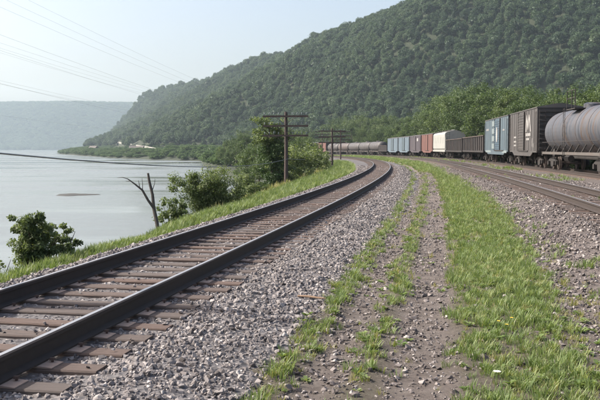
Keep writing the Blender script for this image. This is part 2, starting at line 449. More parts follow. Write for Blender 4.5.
def ballast_z(q, ov, X, Y):
    le = left_edge(q)
    z = np.interp(ov, [-7, le - .1, min(-1.6, le + .6), -1.42, -1.3, 1.28, 1.42, 1.7, 2.75, 3.2], [-.75, -.48, -.215, -.215, -.229, -.229, -.212, -.21, -.37, -.49])
    return z + .03 * vnoise(X * 5, Y * 5, 21) + .02 * vnoise(X * 1.2, Y * 1.2, 22)
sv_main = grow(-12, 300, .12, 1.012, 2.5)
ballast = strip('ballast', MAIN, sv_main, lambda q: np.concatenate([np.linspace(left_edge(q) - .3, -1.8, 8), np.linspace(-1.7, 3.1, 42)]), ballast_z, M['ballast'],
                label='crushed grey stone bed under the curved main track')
# the lane: edges of its strips as offsets from the main track
def lane_feat(s):
    f = lambda a, b, c: np.interp(s, [2, 26, 70], [a, b, c])
    return dict(g1a=f(2.52, 2.15, 2.1), g1b=f(2.78, 2.5, 2.5), r1b=f(3.12, 2.85, 2.9), g2b=f(3.4, 3.2, 3.3), r2b=f(4.0, 3.7, 3.8), g3b=f(5.1, 5.7, 6.2))
def edge_n(X, Y): return .10 * vnoise(X * 1.7, Y * 1.7, 31) + .08 * vnoise(X * 5, Y * 5, 32)
def rut_val(q, ov, X, Y):
    L = lane_feat(q); o = ov + edge_n(X, Y) * 1.2
    sm = lambda a, b: smooth(a - .08, a + .08, o) * (1 - smooth(b - .08, b + .08, o))
    return np.clip(np.maximum(np.maximum(sm(L['g1b'], L['r1b']), sm(L['g2b'], L['r2b'])), smooth(L['g3b'] - .3, L['g3b'] + .3, o) * .95), 0, 1)
def lane_z(q, ov, X, Y):
    z = -.325 - .035 * rut_val(q, ov, X, Y) + .03 * vnoise(X * 2.2, Y * 2.2, 33) + .018 * vnoise(X * 8, Y * 8, 34)
    return z + np.interp(ov, [2.0, 2.3, 7.5, 9], [-.16, 0, 0, -.2])
lane = strip('dirt_lane', MAIN, grow(-12, 130, .12, 1.012, 1.5), lambda q: np.linspace(2.0, 9.0, 72), lane_z, M['lane'], rut_val,
             label='dirt and gravel lane with two wheel ruts between grass strips')
def yard_z(q, ov, X, Y):
    return np.interp(ov, [-3.4, -3.0, -1.5, 8, 10, 11], [-.5, -.39, -.095, -.1, -.3, -.5]) + grade(Y) + .04 * vnoise(X * 2.5, Y * 2.5, 41) + .03 * vnoise(X * 7, Y * 7, 42)
yard = strip('yard_gravel', SIDE, grow(20, SIDE.s1 - 2, .5, 1.01, 3), lambda q: np.linspace(-3.4, 11, 60), yard_z, M['cinder'],
             label='dark cinder gravel under the sidings')

# ------------------------------------------------------------------ rails and ties
RAIL = [(-.07, -.185), (.07, -.185), (.07, -.172), (.013, -.15), (.01, -.05), (.036, -.04), (.036, -.01), (.02, 0), (-.02, 0), (-.036, -.01), (-.036, -.04), (-.01, -.05), (-.013, -.15), (-.07, -.172)]
def rail(path, off, zt, s0, s1, parent, gr=0):
    q = np.arange(s0, s1, 1.0); x, y, h = path.at(q, off); n = len(RAIL)
    V = []
    for i in range(len(q)):
        for (a, b) in RAIL: V.append((x[i] + a * math.cos(h[i]), y[i] - a * math.sin(h[i]), zt + b + gr * float(grade(y[i]))))
    F = []; mats = []
    for i in range(len(q) - 1):
        for k in range(n):
            k2 = (k + 1) % n; F.append((i * n + k, i * n + k2, (i + 1) * n + k2, (i + 1) * n + k)); mats.append(1 if k == 7 else 0)
    me = bpy.data.meshes.new('rail'); me.from_pydata(V, [], F)
    me.materials.append(M['rail_steel']); me.materials.append(M['rail_head'])
    me.polygons.foreach_set('material_index', mats)
    bm = bmesh.new(); bm.from_mesh(me); bmesh.ops.recalc_face_normals(bm, faces=bm.faces); bm.to_mesh(me); bm.free()
    return link('rail', me, None, parent)
def tie_mesh(k):
    r = random.Random(k); b = MB(); n = 5
    ys = np.linspace(-1.3, 1.3, n); vs = []
    for y in ys:
        w = .108 + r.uniform(-.006, .006); zt = r.uniform(-.006, .004); c = .012
        vs += [(-w, y, -.16), (w, y, -.16), (w, y, zt - c), (w - c, y, zt), (-w + c, y, zt), (-w, y, zt - c)]
    fs = [tuple(range(6)), tuple(range(6 * n - 1, 6 * n - 7, -1))]
    for i in range(n - 1):
        for j in range(6): j2 = (j + 1) % 6; fs.append((i * 6 + j, (i + 1) * 6 + j, (i + 1) * 6 + j2, i * 6 + j2))
    return b.add(vs, fs).mesh('tie')
TIES = [tie_mesh(k) for k in range(6)]
for t_ in TIES: t_.materials.append(M['tie'])
plate_me = MB().prismx([(-.19, 0), (.19, 0), (.19, .008), (.085, .016), (-.085, .016), (-.19, .008)], -.1, .1).mesh('tie_plate'); plate_me.materials.append(M['tie_plate'])
spike_me = MB().box(-.008, .008, -.008, .008, -.03, .02).prism([(-.018, .016), (.018, .016), (.012, .036), (-.012, .036)], -.016, .02).mesh('spike'); spike_me.materials.append(M['spike'])
def track(name, path, zt, s0, s1, label, ties_s, plates_s, far_step=.55):
    root = empty(name, (0, 0, 0)); tag(root, label, 'railway track')
    gr = 0 if path is MAIN else 1
    rail(path, .752, zt, s0, s1, root, gr); rail(path, -.752, zt, s0, s1, root, gr)
    q = ties_s[0]; k = 0
    while q < ties_s[1]:
        x, y, h = path.at(q + random.uniform(-.03, .03)); x, y, h = float(x), float(y), float(h)
        o = link('tie', random.choice(TIES), None, root, (x, y, zt - .20)); sk = random.uniform(-.05, .05)
        o.rotation_euler = (0, 0, math.pi / 2 - h + random.uniform(-.015, .015))      # x along the track, y across it
        o.location.x += sk * math.cos(h); o.location.y -= sk * math.sin(h); o.location.z += random.uniform(-.008, .0)
        if plates_s[0] < q < plates_s[1]:
            for sgn in (-1, 1):
                p = link('tie_plate', plate_me, None, o, (0, sgn * .752 + sk, .0))
                for dx, dy in ((-.055, .12), (.055, -.12)):
                    s_ = link('spike', spike_me, None, o, (dx, sgn * .752 + sk + dy, .012))
                    if dy > 0: s_.rotation_euler.z = math.pi
        q += .52; k += 1
    # ties farther along, too small to pick apart
    V = []; Fq = []
    while q < s1 - 1:
        x, y, h = path.at(q); c, s_ = math.cos(h), math.sin(h); b0 = len(V); jit = random.uniform(-.06, .06)
        dg = gr * float(grade(y))
        for z in (zt - .35 + dg, zt - .2 + dg):
            for (a, al) in ((-1.3, -.115), (1.3, -.115), (1.3, .115), (-1.3, .115)):
                a += jit; V.append((x + a * c + al * s_, y - a * s_ + al * c, z))
        Fq += [(b0 + 4, b0 + 5, b0 + 6, b0 + 7), (b0, b0 + 1, b0 + 5, b0 + 4), (b0 + 1, b0 + 2, b0 + 6, b0 + 5), (b0 + 2, b0 + 3, b0 + 7, b0 + 6), (b0 + 3, b0, b0 + 4, b0 + 7)]
        q += far_step
    if V:
        o = link('tie_row', np_mesh('tie_row', V, Fq), M['tie'], root); o['kind'] = 'stuff'
    return root
main_track = track('main_track', MAIN, 0, -10, 298, 'worn main line track curving left along the river bank', (-1.5, 118), (-1.5, 22))
side_track = track('side_track', SIDE, Z_SIDE, 30, SIDE.s1 - 3, 'empty siding track between the dirt lane and the freight train', (62, 122), (0, 0))
train_track = track('train_track', TRAIN, Z_TRAIN, 30, TRAIN.s1 - 3, 'track carrying the standing freight cars', (70, 70), (0, 0))

# ------------------------------------------------------------------ scatter through geometry nodes (stuff only)
def variants(name, meshes):
    c = bpy.data.collections.new(name)
    for i, me in enumerate(meshes):
        o = bpy.data.objects.new(f'{name}_{chr(97 + i)}', me); c.objects.link(o)
    return c
def scatter(name, P, rot, scl, idx, coll, parent=None, label=None, cat=None):
    me = bpy.data.meshes.new(name); P = np.asarray(P, np.float32)
    me.vertices.add(len(P)); me.vertices.foreach_set('co', P.ravel())
    a = me.attributes.new('rot', 'FLOAT_VECTOR', 'POINT'); a.data.foreach_set('vector', np.asarray(rot, np.float32).ravel())
    scl = np.asarray(scl, np.float32)
    if scl.ndim == 1: scl = np.stack([scl] * 3, -1)
    a = me.attributes.new('scl', 'FLOAT_VECTOR', 'POINT'); a.data.foreach_set('vector', scl.ravel())
    a = me.attributes.new('idx', 'INT', 'POINT'); a.data.foreach_set('value', np.asarray(idx, np.int32))
    me.update()
    o = link(name, me, None, parent)
    ng = bpy.data.node_groups.new(name + '_scatter', 'GeometryNodeTree')
    ng.interface.new_socket('Geometry', in_out='INPUT', socket_type='NodeSocketGeometry')
    ng.interface.new_socket('Geometry', in_out='OUTPUT', socket_type='NodeSocketGeometry')
    gi = ng.nodes.new('NodeGroupInput'); go = ng.nodes.new('NodeGroupOutput')
    ip = ng.nodes.new('GeometryNodeInstanceOnPoints'); ci = ng.nodes.new('GeometryNodeCollectionInfo')
    ci.inputs['Collection'].default_value = coll; ci.inputs['Separate Children'].default_value = True; ci.inputs['Reset Children'].default_value = True
    def na(n, dt):
        x = ng.nodes.new('GeometryNodeInputNamedAttribute'); x.data_type = dt; x.inputs['Name'].default_value = n
        return next(s for s in x.outputs if s.enabled)
    L = ng.links.new
    L(gi.outputs[0], ip.inputs['Points']); L(ci.outputs[0], ip.inputs['Instance']); ip.inputs['Pick Instance'].default_value = True
    L(na('idx', 'INT'), ip.inputs['Instance Index'])
    e2r = ng.nodes.new('FunctionNodeEulerToRotation'); L(na('rot', 'FLOAT_VECTOR'), e2r.inputs[0]); L(e2r.outputs[0], ip.inputs['Rotation'])
    L(na('scl', 'FLOAT_VECTOR'), ip.inputs['Scale']); L(ip.outputs[0], go.inputs[0])
    md = o.modifiers.new('scatter', 'NODES'); md.node_group = ng
    tag(o, label, cat, kind='stuff'); return o

def stone_mesh(k, mat, flat=.7):
    r = np.random.default_rng(k); bm = bmesh.new()
    p = r.normal(size=(13, 3)); p /= np.linalg.norm(p, axis=1)[:, None]; p *= r.uniform(.75, 1, (13, 1)); p *= np.array([1, r.uniform(.65, .95), r.uniform(.5, flat)]) * .5
    vs = [bm.verts.new(q) for q in p]; res = bmesh.ops.convex_hull(bm, input=vs)
    bmesh.ops.delete(bm, geom=[v for v in bm.verts if not v.link_faces], context='VERTS')
    me = bpy.data.meshes.new('stone'); bm.to_mesh(me); bm.free(); me.materials.append(mat); return me
ST = [stone_mesh(k, M['stone'], .8) for k in range(10)]
STR = [stone_mesh(40 + k, M['road_stone'], .75) for k in range(6)]
c_stone = variants('ballast_stone', ST); c_rstone = variants('road_pebble', STR)
def cam_uv(P):
    p = math.atan((200 - 148.5) / 835); c, s = math.cos(p), math.sin(p)
    dz = P[:, 2] - CAM_Z; D = P[:, 1] * c - dz * s
    return 300 + 835 * P[:, 0] / D, 200 - 835 * (dz * c + P[:, 1] * s) / D, D
def so_points(path, s0, s1, o0, o1, dens):
    """random points in strip coordinates, density per m2 as a function of s"""
    out = []
    q = s0
    while q < s1:
        st = max(.5, (q + 4) * .06); n = rng.poisson(dens(q) * st * (o1 - o0))
        S = rng.uniform(q, q + st, n); O = rng.uniform(o0, o1, n); out.append(np.stack([S, O], -1)); q += st
    a = np.concatenate(out); x, y, h = path.at(a[:, 0]); X = x + a[:, 1] * np.cos(h); Y = y - a[:, 1] * np.sin(h)
    return a[:, 0], a[:, 1], X, Y
def zz(f, S, O, X, Y): return np.array([float(f(S[i], O[i], X[i], Y[i])) for i in range(len(S))])
def rail_clear(O): return (np.abs(np.abs(O) - .752) > .1)
S, O, X, Y = so_points(MAIN, -4, 75, -2.6, 2.8, lambda q: float(np.interp(q, [0, 8, 20, 40, 75], [1650, 1300, 560, 165, 58])))
L_ = lane_feat(S)['g1a']
keep = rail_clear(O) & (O < L_ + .25 + rng.normal(0, .15, len(O))) & (O > -2.3)
tie_ph = ((S + 1.5) / .52) % 1.0; on_tie = (np.abs(tie_ph - np.round(tie_ph)) * .52 < .125) & (np.abs(O) < 1.3) & (S > -1.5)
keep &= ~on_tie | (rng.random(len(O)) < .012)
S, O, X, Y, on_tie = S[keep], O[keep], X[keep], Y[keep], on_tie[keep]
size = rng.lognormal(math.log(.041), .36, len(S)).clip(.016, .095) * np.interp(S, [0, 30, 75], [1, 1.25, 2.0])
Z = zz(ballast_z, S, O, X, Y) + np.where(on_tie, .03, -.014) + size * np.where(np.abs(O) < 1.3, .16, .2)
inner = (np.abs(O) < .7); Z = Z - np.where(inner & ~on_tie, .012, 0)
P = np.stack([X, Y, Z], -1); U, V_, D = cam_uv(P)
vis = (D > 1) & (U > -250) & (U < 900) & (V_ < 520); P, S, size, U, V_, D, O = P[vis], S[vis], size[vis], U[vis], V_[vis], D[vis], O[vis]
rot = rng.uniform(-math.pi, math.pi, (len(P), 3)); rot[:, :2] *= .35
inframe = (U > 18) & (U < 582) & (V_ < 388) & (O > .9)
rank = np.where(inframe, size / D, 0); top = np.argsort(-rank)[:300]; mask = np.zeros(len(P), bool); mask[top] = True
for i in top:
    o = link('stone', ST[rng.integers(len(ST))], None, ballast, P[i]); o.rotation_euler = rot[i]; o.scale = (size[i],) * 3
scatter('loose_stones', P[~mask], rot[~mask], size[~mask], rng.integers(0, len(ST), (~mask).sum()), c_stone, ballast)
# lane gravel
S, O, X, Y = so_points(MAIN, -3, 60, 2.3, 8.0, lambda q: float(np.interp(q, [0, 10, 25, 60], [700, 480, 170, 30])))
rv = rut_val(S, O, X, Y); LF = lane_feat(S)
pn = vnoise(X * 1.1, Y * 1.1, 51) + .5
pr_ = .5 + .5 * (LF['r1b'] + .15 > O) + .5 * (O > LF['g3b'])
keep = rng.random(len(S)) < np.clip(pr_ * (.45 + rv) * (.3 + 1.2 * pn), 0, 1)
S, O, X, Y = S[keep], O[keep], X[keep], Y[keep]
size = rng.lognormal(math.log(.026), .5, len(S)).clip(.01, .1) * np.interp(S, [0, 30, 75], [1, 1.3, 2.0])
P = np.stack([X, Y, lane_z(S, O, X, Y) + size * .1], -1)
rot = rng.uniform(-math.pi, math.pi, (len(P), 3)); rot[:, :2] *= .2
scatter('lane_gravel', P, rot, size, rng.integers(0, len(STR), len(P)), c_rstone, lane)
# coarse stones beside the siding
S, O, X, Y = so_points(SIDE, 58, 125, -3.2, 3.0, lambda q: float(np.interp(q, [60, 75, 90, 125], [260, 220, 100, 30])))
keep = np.abs(np.abs(O) - .752) > .1; S, O, X, Y = S[keep], O[keep], X[keep], Y[keep]
size = rng.lognormal(math.log(.05), .4, len(S)).clip(.02, .14)
P = np.stack([X, Y, yard_z(S, O, X, Y) + size * .12], -1); rot = rng.uniform(-math.pi, math.pi, (len(P), 3)); rot[:, :2] *= .3
scatter('yard_stones', P, rot, size, rng.integers(0, len(STR), len(P)), c_rstone, yard)

# ------------------------------------------------------------------ grass
def tuft(k, n, hgt, spread, mat, wid=.006):
    r = np.random.default_rng(k); V = []; F = []; A = []
    for i in range(n):
        a = r.uniform(0, 2 * math.pi); b = r.uniform(0, spread) ; x, y = b * math.cos(a), b * math.sin(a)
        h = hgt * r.uniform(.5, 1.15); la = a + r.normal(0, .8); lean = r.uniform(.1, .65) * h; w = wid * r.uniform(.7, 1.3)
        dx, dy = math.cos(la), math.sin(la); px, py = -dy * w, dx * w; b0 = len(V)
        for (t, ww) in ((0, 1), (.45, .9), (.8, .55), (1, .06)):
            lx = lean * t * t; z = h * t * (1 - .18 * t)
            V += [(x + dx * lx + px * ww, y + dy * lx + py * ww, z), (x + dx * lx - px * ww, y + dy * lx - py * ww, z)]
        for j in range(3): F.append((b0 + 2 * j, b0 + 2 * j + 1, b0 + 2 * j + 3, b0 + 2 * j + 2)); A.append(np.clip(r.uniform(0, .8) + .1 * j, 0, 1))
    me = np_mesh('tuft', V, F, A); me.materials.append(mat); return me
c_grass = variants('grass_tuft', [tuft(k, 20, .15, .085, M['grass'], .0042) for k in range(5)])
def rosette(k):
    r = np.random.default_rng(k); V = []; F = []; A = []
    for i in range(14):
        a = r.uniform(0, 6.28); l = r.uniform(.03, .075); w_ = l * .3; up_ = r.uniform(.25, 1.0); z0 = r.uniform(0, .05); b0 = len(V)
        c, s_ = math.cos(a), math.sin(a)
        V += [(0, 0, z0), (c * l * .55 - s_ * w_, s_ * l * .55 + c * w_, z0 + l * up_ * .6), (c * l, s_ * l, z0 + l * up_ * .55), (c * l * .55 + s_ * w_, s_ * l * .55 - c * w_, z0 + l * up_ * .6)]
        F.append((b0, b0 + 1, b0 + 2, b0 + 3)); A.append(r.uniform(0, .7))
    me = np_mesh('rosette', V, F, A); me.materials.append(M['grass']); return me
c_weed = variants('weed_tuft', [tuft(20 + k, 16, .13, .07, M['grass_dry'], .0036) for k in range(3)] + [rosette(60), rosette(61)])
def put_tufts(name, X, Y, Z, S, coll, nvar, parent, base=1.0, tall=1.0, far=(0, 30, 100), fs=(1, 1.4, 2.6)):
    n = len(X); sc = base * rng.uniform(.45, 1.35, n) * np.interp(S, far, fs)
    s3 = np.stack([sc, sc, sc * tall * rng.uniform(.7, 1.2, n)], -1)
    rot = np.zeros((n, 3)); rot[:, 2] = rng.uniform(0, 6.28, n); rot[:, :2] = rng.normal(0, .1, (n, 2))
    return scatter(name, np.stack([X, Y, Z], -1), rot, s3, rng.integers(0, nvar, n), coll, parent)
S, O, X, Y = so_points(MAIN, -3, 130, 1.9, 8.6, lambda q: float(np.interp(q, [0, 8, 20, 50, 130], [430, 340, 150, 46, 10])))
LF = lane_feat(S); g = lambda k: LF[k]
oj = O + edge_n(X, Y) * 1.5
band = lambda a, b: np.clip(np.minimum(oj - a, b - oj) / .3 + .3, 0, 1) ** 1.3
pn = np.clip(.5 + .8 * vnoise(X * 1.3, Y * 1.3, 61) + .55 * vnoise(X * 4.3, Y * 4.3, 64), 0, 1); pn2 = vnoise(X * .5, Y * .5, 62) + .5
dens = np.maximum.reduce([band(g('g1a'), g('g1b')) * .85 * np.clip(1.9 * pn - .1, .1, 1) * np.interp(S, [8, 30, 60], [1, .55, .3]), band(g('r1b'), g('g2b')) * .6 * np.clip(1.7 * pn - .25, .05, 1) * np.interp(S, [8, 30, 60], [1, .6, .3]), band(g('r2b'), g('g3b')) * np.clip(2.1 * pn - .2, .14, 1)])
# fading weeds on the gravel towards the siding
fade = np.where(oj > g('g3b'), .34 * np.clip(pn2 * 1.8 - .45, 0, 1), 0)
weed = .025 * (pn > .55)
keep_g = rng.random(len(S)) < dens * .62
keep_w = ~keep_g & (rng.random(len(S)) < np.maximum.reduce([fade * .6, dens * .7, weed * 1.5]))
zl = lane_z(S, O, X, Y)
tag(put_tufts('lane_grass', X[keep_g], Y[keep_g], zl[keep_g] - .01, S[keep_g], c_grass, 5, None, .72, .95), 'fresh green grass strips along the dirt lane', 'grass')
tag(put_tufts('lane_weeds', X[keep_w], Y[keep_w], zl[keep_w] - .01, S[keep_w], c_weed, 5, None, .75, .8), 'thin dry weeds on the gravel of the lane', 'weeds')
# verge between main track and river bank
S, O, X, Y = so_points(MAIN, -3, 150, -7.5, -1.75, lambda q: float(np.interp(q, [0, 12, 30, 60, 150], [150, 130, 60, 28, 10])))
wid = np.interp(S, [0, 12, 30, 48, 110], [.75, .95, 2.4, 3.8, 4.4]); le = np.array([left_edge(s) for s in S])
d = np.clip((-O - np.maximum(1.8, -le - .3)) / .25, 0, 1) * np.clip((wid + 2.0 + O) / .6 + .6, 0, 1)
keep = rng.random(len(S)) < d * (.6 + .6 * (vnoise(X, Y, 63) + .5))
S, O, X, Y = S[keep], O[keep], X[keep], Y[keep]
tag(put_tufts('verge_grass', X, Y, terrain_z(X, Y) - .01, S, c_grass, 5, None, .8, 1.1, (0, 12, 30, 100), (1, 1.1, 1.9, 3.4)), 'bright green grass verge between the main track and the river bank', 'grass')
# tall weeds on the bank edge
S, O, X, Y = so_points(MAIN, -3, 110, -9, -2.6, lambda q: float(np.interp(q, [0, 20, 60, 110], [60, 40, 14, 6])))
keep = (-O > np.interp(S, [0, 12, 30, 48, 110], [2.7, 3.0, 4.2, 5.3, 6]))
S, O, X, Y = S[keep], O[keep], X[keep], Y[keep]
tag(put_tufts('bank_weeds', X, Y, terrain_z(X, Y) - .02, S, c_weed, 4, None, 1.2, 1.5, (0, 14, 30, 100), (1, 1.1, 2.2, 3.4)), 'tall thin weeds growing on the river bank', 'weeds')
# grass beside the siding
S, O, X, Y = so_points(SIDE, 58, 230, -4.0, 7.0, lambda q: float(np.interp(q, [60, 90, 130, 230], [40, 22, 10, 5])))
pn = vnoise(X * .35, Y * .35, 65) + .5
keep = (np.abs(np.abs(O) - .752) > .15) & (rng.random(len(S)) < np.where(O > 1.6, np.clip(pn - .45, 0, 1) * .8 * (O < 3.6), np.where(O < -2.2, .35 * pn, .12 * np.clip(pn - .5, 0, 1))))
S, O, X, Y = S[keep], O[keep], X[keep], Y[keep]
tag(put_tufts('siding_grass', X, Y, yard_z(S, O, X, Y) - .02, S, c_grass, 5, None, 1.0, .9, (60, 120, 230), (1, 1.8, 3)), 'patchy grass growing beside and between the sidings', 'grass')
# far grass between main track curve and siding
S, O, X, Y = so_points(MAIN, 60, 190, 3.0, 12.5, lambda q: 6.0)
s2, o2 = SIDE.so(X, Y); keep = (o2 < -2.9) & (rng.random(len(S)) < .75)
S, O, X, Y = S[keep], O[keep], X[keep], Y[keep]
tag(put_tufts('curve_grass', X, Y, np.full(len(X), -.36), S, c_grass, 5, None, 2.2, .7, (0, 30, 200), (1, 1, 1.5)), 'green grass wedge between the curving main track and the sidings', 'grass')

# ------------------------------------------------------------------ foliage builders
def unit(a): return a / np.maximum(np.linalg.norm(a, axis=-1, keepdims=True), 1e-6)
def leaves(cent, rad, n_per, leaf, r, up=.45, wob=.8, aspect=.55, squash=.8):
    """leaf-sized diamonds gathered in clumps round the points cent"""
    C = np.repeat(cent, n_per, 0); Rr = np.repeat(rad, n_per)
    d = unit(r.normal(size=C.shape)); rr = Rr * r.random(len(C)) ** .45
    P = C + d * rr[:, None] * np.array([1, 1, squash])
    nrm = unit(d * .5 + np.array([0, 0, up]) + r.normal(size=C.shape) * wob * .6)
    t = unit(np.cross(nrm, r.normal(size=C.shape))); b = np.cross(nrm, t)
    L = leaf * r.uniform(.6, 1.3, len(C))[:, None] * .5
    V = np.stack([P - t * L, P + b * L * aspect - nrm * L * .15, P + t * L, P - b * L * aspect - nrm * L * .15], 1).reshape(-1, 3)
    F = np.arange(len(V)).reshape(-1, 4)
    clump = np.repeat(r.random(len(cent)), n_per)
    v = np.clip(.45 * clump + .55 * r.random(len(C)), 0, 1)
    return V, F, v
def tree_mesh(seed, H, rad, trunk_h, n_limb, n_clump, n_leaf, leaf, leafmat, r0=.16):
    """returns (trunk mesh, crown mesh): tapered trunk with limbs, clumps of leaves round the limb ends"""
    r = np.random.default_rng(seed); b = MB(); tips = []
    top = Vector((r.normal(0, .3), r.normal(0, .3), H * .86))
    pts = [Vector((0, 0, -.3))] + [Vector((top.x * t * t + r.normal(0, .08), top.y * t * t + r.normal(0, .08), H * .86 * t)) for t in (.2, .4, .6, .8, 1)]
    b.tube(pts, [r0 * x for x in (1.25, 1, .8, .58, .35, .1)], 8)
    for k in range(n_limb):
        t = trunk_h / H + (1 - trunk_h / H) * (k + .5) / n_limb * .82
        base = Vector((top.x * t * t, top.y * t * t, H * .86 * t)); az = k * 2.4 + r.normal(0, .4)
        tt = (t - trunk_h / H) / (1 - trunk_h / H)
        ln = rad * (1.0 - .55 * tt ** 1.5) * r.uniform(.75, 1.1)
        rise = ln * r.uniform(.2, .6) + .3
        mid = base + Vector((math.cos(az) * ln * .5, math.sin(az) * ln * .5, rise * .65)); end = base + Vector((math.cos(az) * ln, math.sin(az) * ln, rise))
        b.tube([base, mid, end], [r0 * .4 * (1.1 - tt), r0 * .25 * (1.1 - tt), r0 * .06], 5)
        tips += [mid * .4 + end * .6, end]
    tips = np.array([tuple(p) for p in tips] + [tuple(top)])
    ci = r.integers(0, len(tips), n_clump); cent = tips[ci] + r.normal(size=(n_clump, 3)) * rad * np.array([.2, .2, .2])
    cr = rad * r.uniform(.14, .3, n_clump)
    V, F, v = leaves(cent, cr, n_leaf, leaf, r)
    cm = np_mesh('crown', V, F, v); cm.materials.append(leafmat)
    tm = b.mesh('trunk', smooth=True); tm.materials.append(M['bark'])
    return tm, cm
def bush_mesh(seed, H, rad, n_stem, n_clump, n_leaf, leaf, leafmat):
    r = np.random.default_rng(seed); b = MB(); tips = []
    for k in range(n_stem):
        az = k * 2.4 + r.normal(0, .3); ln = rad * r.uniform(.3, .95); h = H * r.uniform(.5, .95) * (1 - .35 * ln / rad)
        p0 = Vector((r.normal(0, .08), r.normal(0, .08), -.25)); p2 = Vector((math.cos(az) * ln, math.sin(az) * ln, h)); p1 = p0 * .5 + p2 * .5 + Vector((0, 0, h * .15)) - Vector((math.cos(az), math.sin(az), 0)) * ln * .15
        b.tube([p0, p1, p2], [.022, .014, .004], 5); tips += [tuple(p1 * .5 + p2 * .5), tuple(p2), tuple(p1)]
    tips = np.array(tips); ci = r.integers(0, len(tips), n_clump)
    cent = tips[ci] + r.normal(size=(n_clump, 3)) * rad * .16; cent[:, 2] = np.maximum(cent[:, 2], H * .08)
    V, F, v = leaves(cent, rad * r.uniform(.14, .29, n_clump), n_leaf, leaf, r)
    fm = np_mesh('foliage', V, F, v); fm.materials.append(leafmat)
    sm = b.mesh('stem', smooth=True); sm.materials.append(M['bark'])
    return sm, fm
def place_plant(name, meshes, parts, loc, rz, scl, label, cat, group=None):
    root = empty(name, loc, rz); root.scale = (scl if hasattr(scl, '__len__') else (scl,) * 3)
    for me, pn in zip(meshes, parts): link(pn, me, None, root)
    return tag(root, label, cat, group)
def gz(x, y): return float(terrain_z(np.array([float(x)]), np.array([float(y)]))[0])
def at(u, d): return (u - 300) / 835 * d

# hillside forest: one mass of crowns
def far_crown(seed, mat):
    r = np.random.default_rng(seed); n = 34
    a = r.uniform(0, 2 * math.pi, n); zc = r.uniform(.0, 1, n); rr = np.sqrt(1 - zc ** 2 * .85) * r.uniform(.55, .95, n)
    cent = np.stack([np.cos(a) * rr * .78, np.sin(a) * rr * .78, .45 + zc * .95], -1)
    V, F, v = leaves(cent, r.uniform(.2, .36, n), 60, .12, r, up=.6)
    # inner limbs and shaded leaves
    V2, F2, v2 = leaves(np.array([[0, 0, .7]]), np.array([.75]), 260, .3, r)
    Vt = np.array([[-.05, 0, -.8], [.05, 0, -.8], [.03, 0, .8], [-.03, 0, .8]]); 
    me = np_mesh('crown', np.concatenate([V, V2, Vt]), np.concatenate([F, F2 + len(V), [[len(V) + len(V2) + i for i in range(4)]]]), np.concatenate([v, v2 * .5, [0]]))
    me.materials.append(mat); return me
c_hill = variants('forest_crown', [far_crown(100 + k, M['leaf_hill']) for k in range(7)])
c_shore = variants('shore_crown', [far_crown(120 + k, M['leaf_shore']) for k in range(5)])
def jitter_grid(x0, x1, y0, y1, st):
    a, b = np.meshgrid(np.arange(x0, x1, st), np.arange(y0, y1, st)); a = a.ravel(); b = b.ravel()
    return a + rng.uniform(-.45, .45, len(a)) * st, b + rng.uniform(-.45, .45, len(b)) * st
def forest_pts(x0, x1, y0, y1, st):
    X, Y = jitter_grid(x0, x1, y0, y1, st)
    u = 300 + 835 * X / np.maximum(Y, 1); k = (Y > 20) & (u > -80) & (u < 720); X, Y = X[k], Y[k]
    hz = hill_z(X, Y); e = 6.0
    gxn = (hill_z(X + e, Y) - hill_z(X - e, Y)) / (2 * e); gyn = (hill_z(X, Y + e) - hill_z(X, Y - e)) / (2 * e)
    Lr = np.hypot(X, Y); facing = (-(gxn * -X / Lr + gyn * -Y / Lr))            # > 0 when the slope faces the camera
    k = (hz > 2.0) & ((facing > -.4) | (hz < 8))
    return X[k], Y[k], hz[k]
parts_ = []
for (x0, x1, y0, y1, st) in ((-700, 420, 200, 900, 5.9), (-700, 420, 900, 1500, 6.6), (-800, 100, 1500, 2500, 8.2)):
    X, Y, hz = forest_pts(x0, x1, y0, y1, st); parts_.append((X, Y, np.full(len(X), st)))
X = np.concatenate([p[0] for p in parts_]); Y = np.concatenate([p[1] for p in parts_]); ST_ = np.concatenate([p[2] for p in parts_])
Zt = grid_z(X, Y)
# the stone-cut road on the far slope: find where it lies on the hillside
CUT_U = 107 + 52 * np.arange(15) / 14; CUT_V = 140 + 8.6 * np.arange(15) / 14; cd_ = []
for uu, vv in zip(CUT_U, CUT_V):
    dd = np.arange(500, 2600, 2.0); hit = np.nonzero(grid_z(at(uu, dd), dd) + 2.5 > CAM_Z + (148.5 - vv) * dd / 835)[0]
    cd_.append(dd[hit[0]] if len(hit) else 1200.0)
cd_ = np.polyval(np.polyfit(CUT_U, cd_, 1), CUT_U); CUTP = np.stack([at(CUT_U, cd_), cd_], -1); CUTZ = CAM_Z + (148.5 - CUT_V) * cd_ / 835
def cut_clear(X, Y):
    cd, sg, _ = seg_dist(X, Y, CUTP); u = 300 + 835 * X / Y
    front = (u > 104) & (u < 161) & (Y < np.interp(u, CUT_U, CUTP[:, 1])) & (cd < 5)
    return (cd > 4.5) & ~front
keep = cut_clear(X, Y) & (rng.random(len(X)) < .97); X, Y, Zt, ST_ = X[keep], Y[keep], Zt[keep], ST_[keep]
r_ = ST_ * rng.lognormal(math.log(.68), .26, len(X)).clip(.35, 1.25); hh = (.5 * r_ + .36 * ST_) * rng.uniform(.85, 1.25, len(X))
rot = np.zeros((len(X), 3)); rot[:, 2] = rng.uniform(0, 6.28, len(X)); rot[:, :2] = rng.normal(0, .08, (len(X), 2))
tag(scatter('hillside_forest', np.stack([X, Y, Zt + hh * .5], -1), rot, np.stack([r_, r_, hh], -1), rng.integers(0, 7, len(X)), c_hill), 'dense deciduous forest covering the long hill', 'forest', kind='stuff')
N_HILL = len(X)
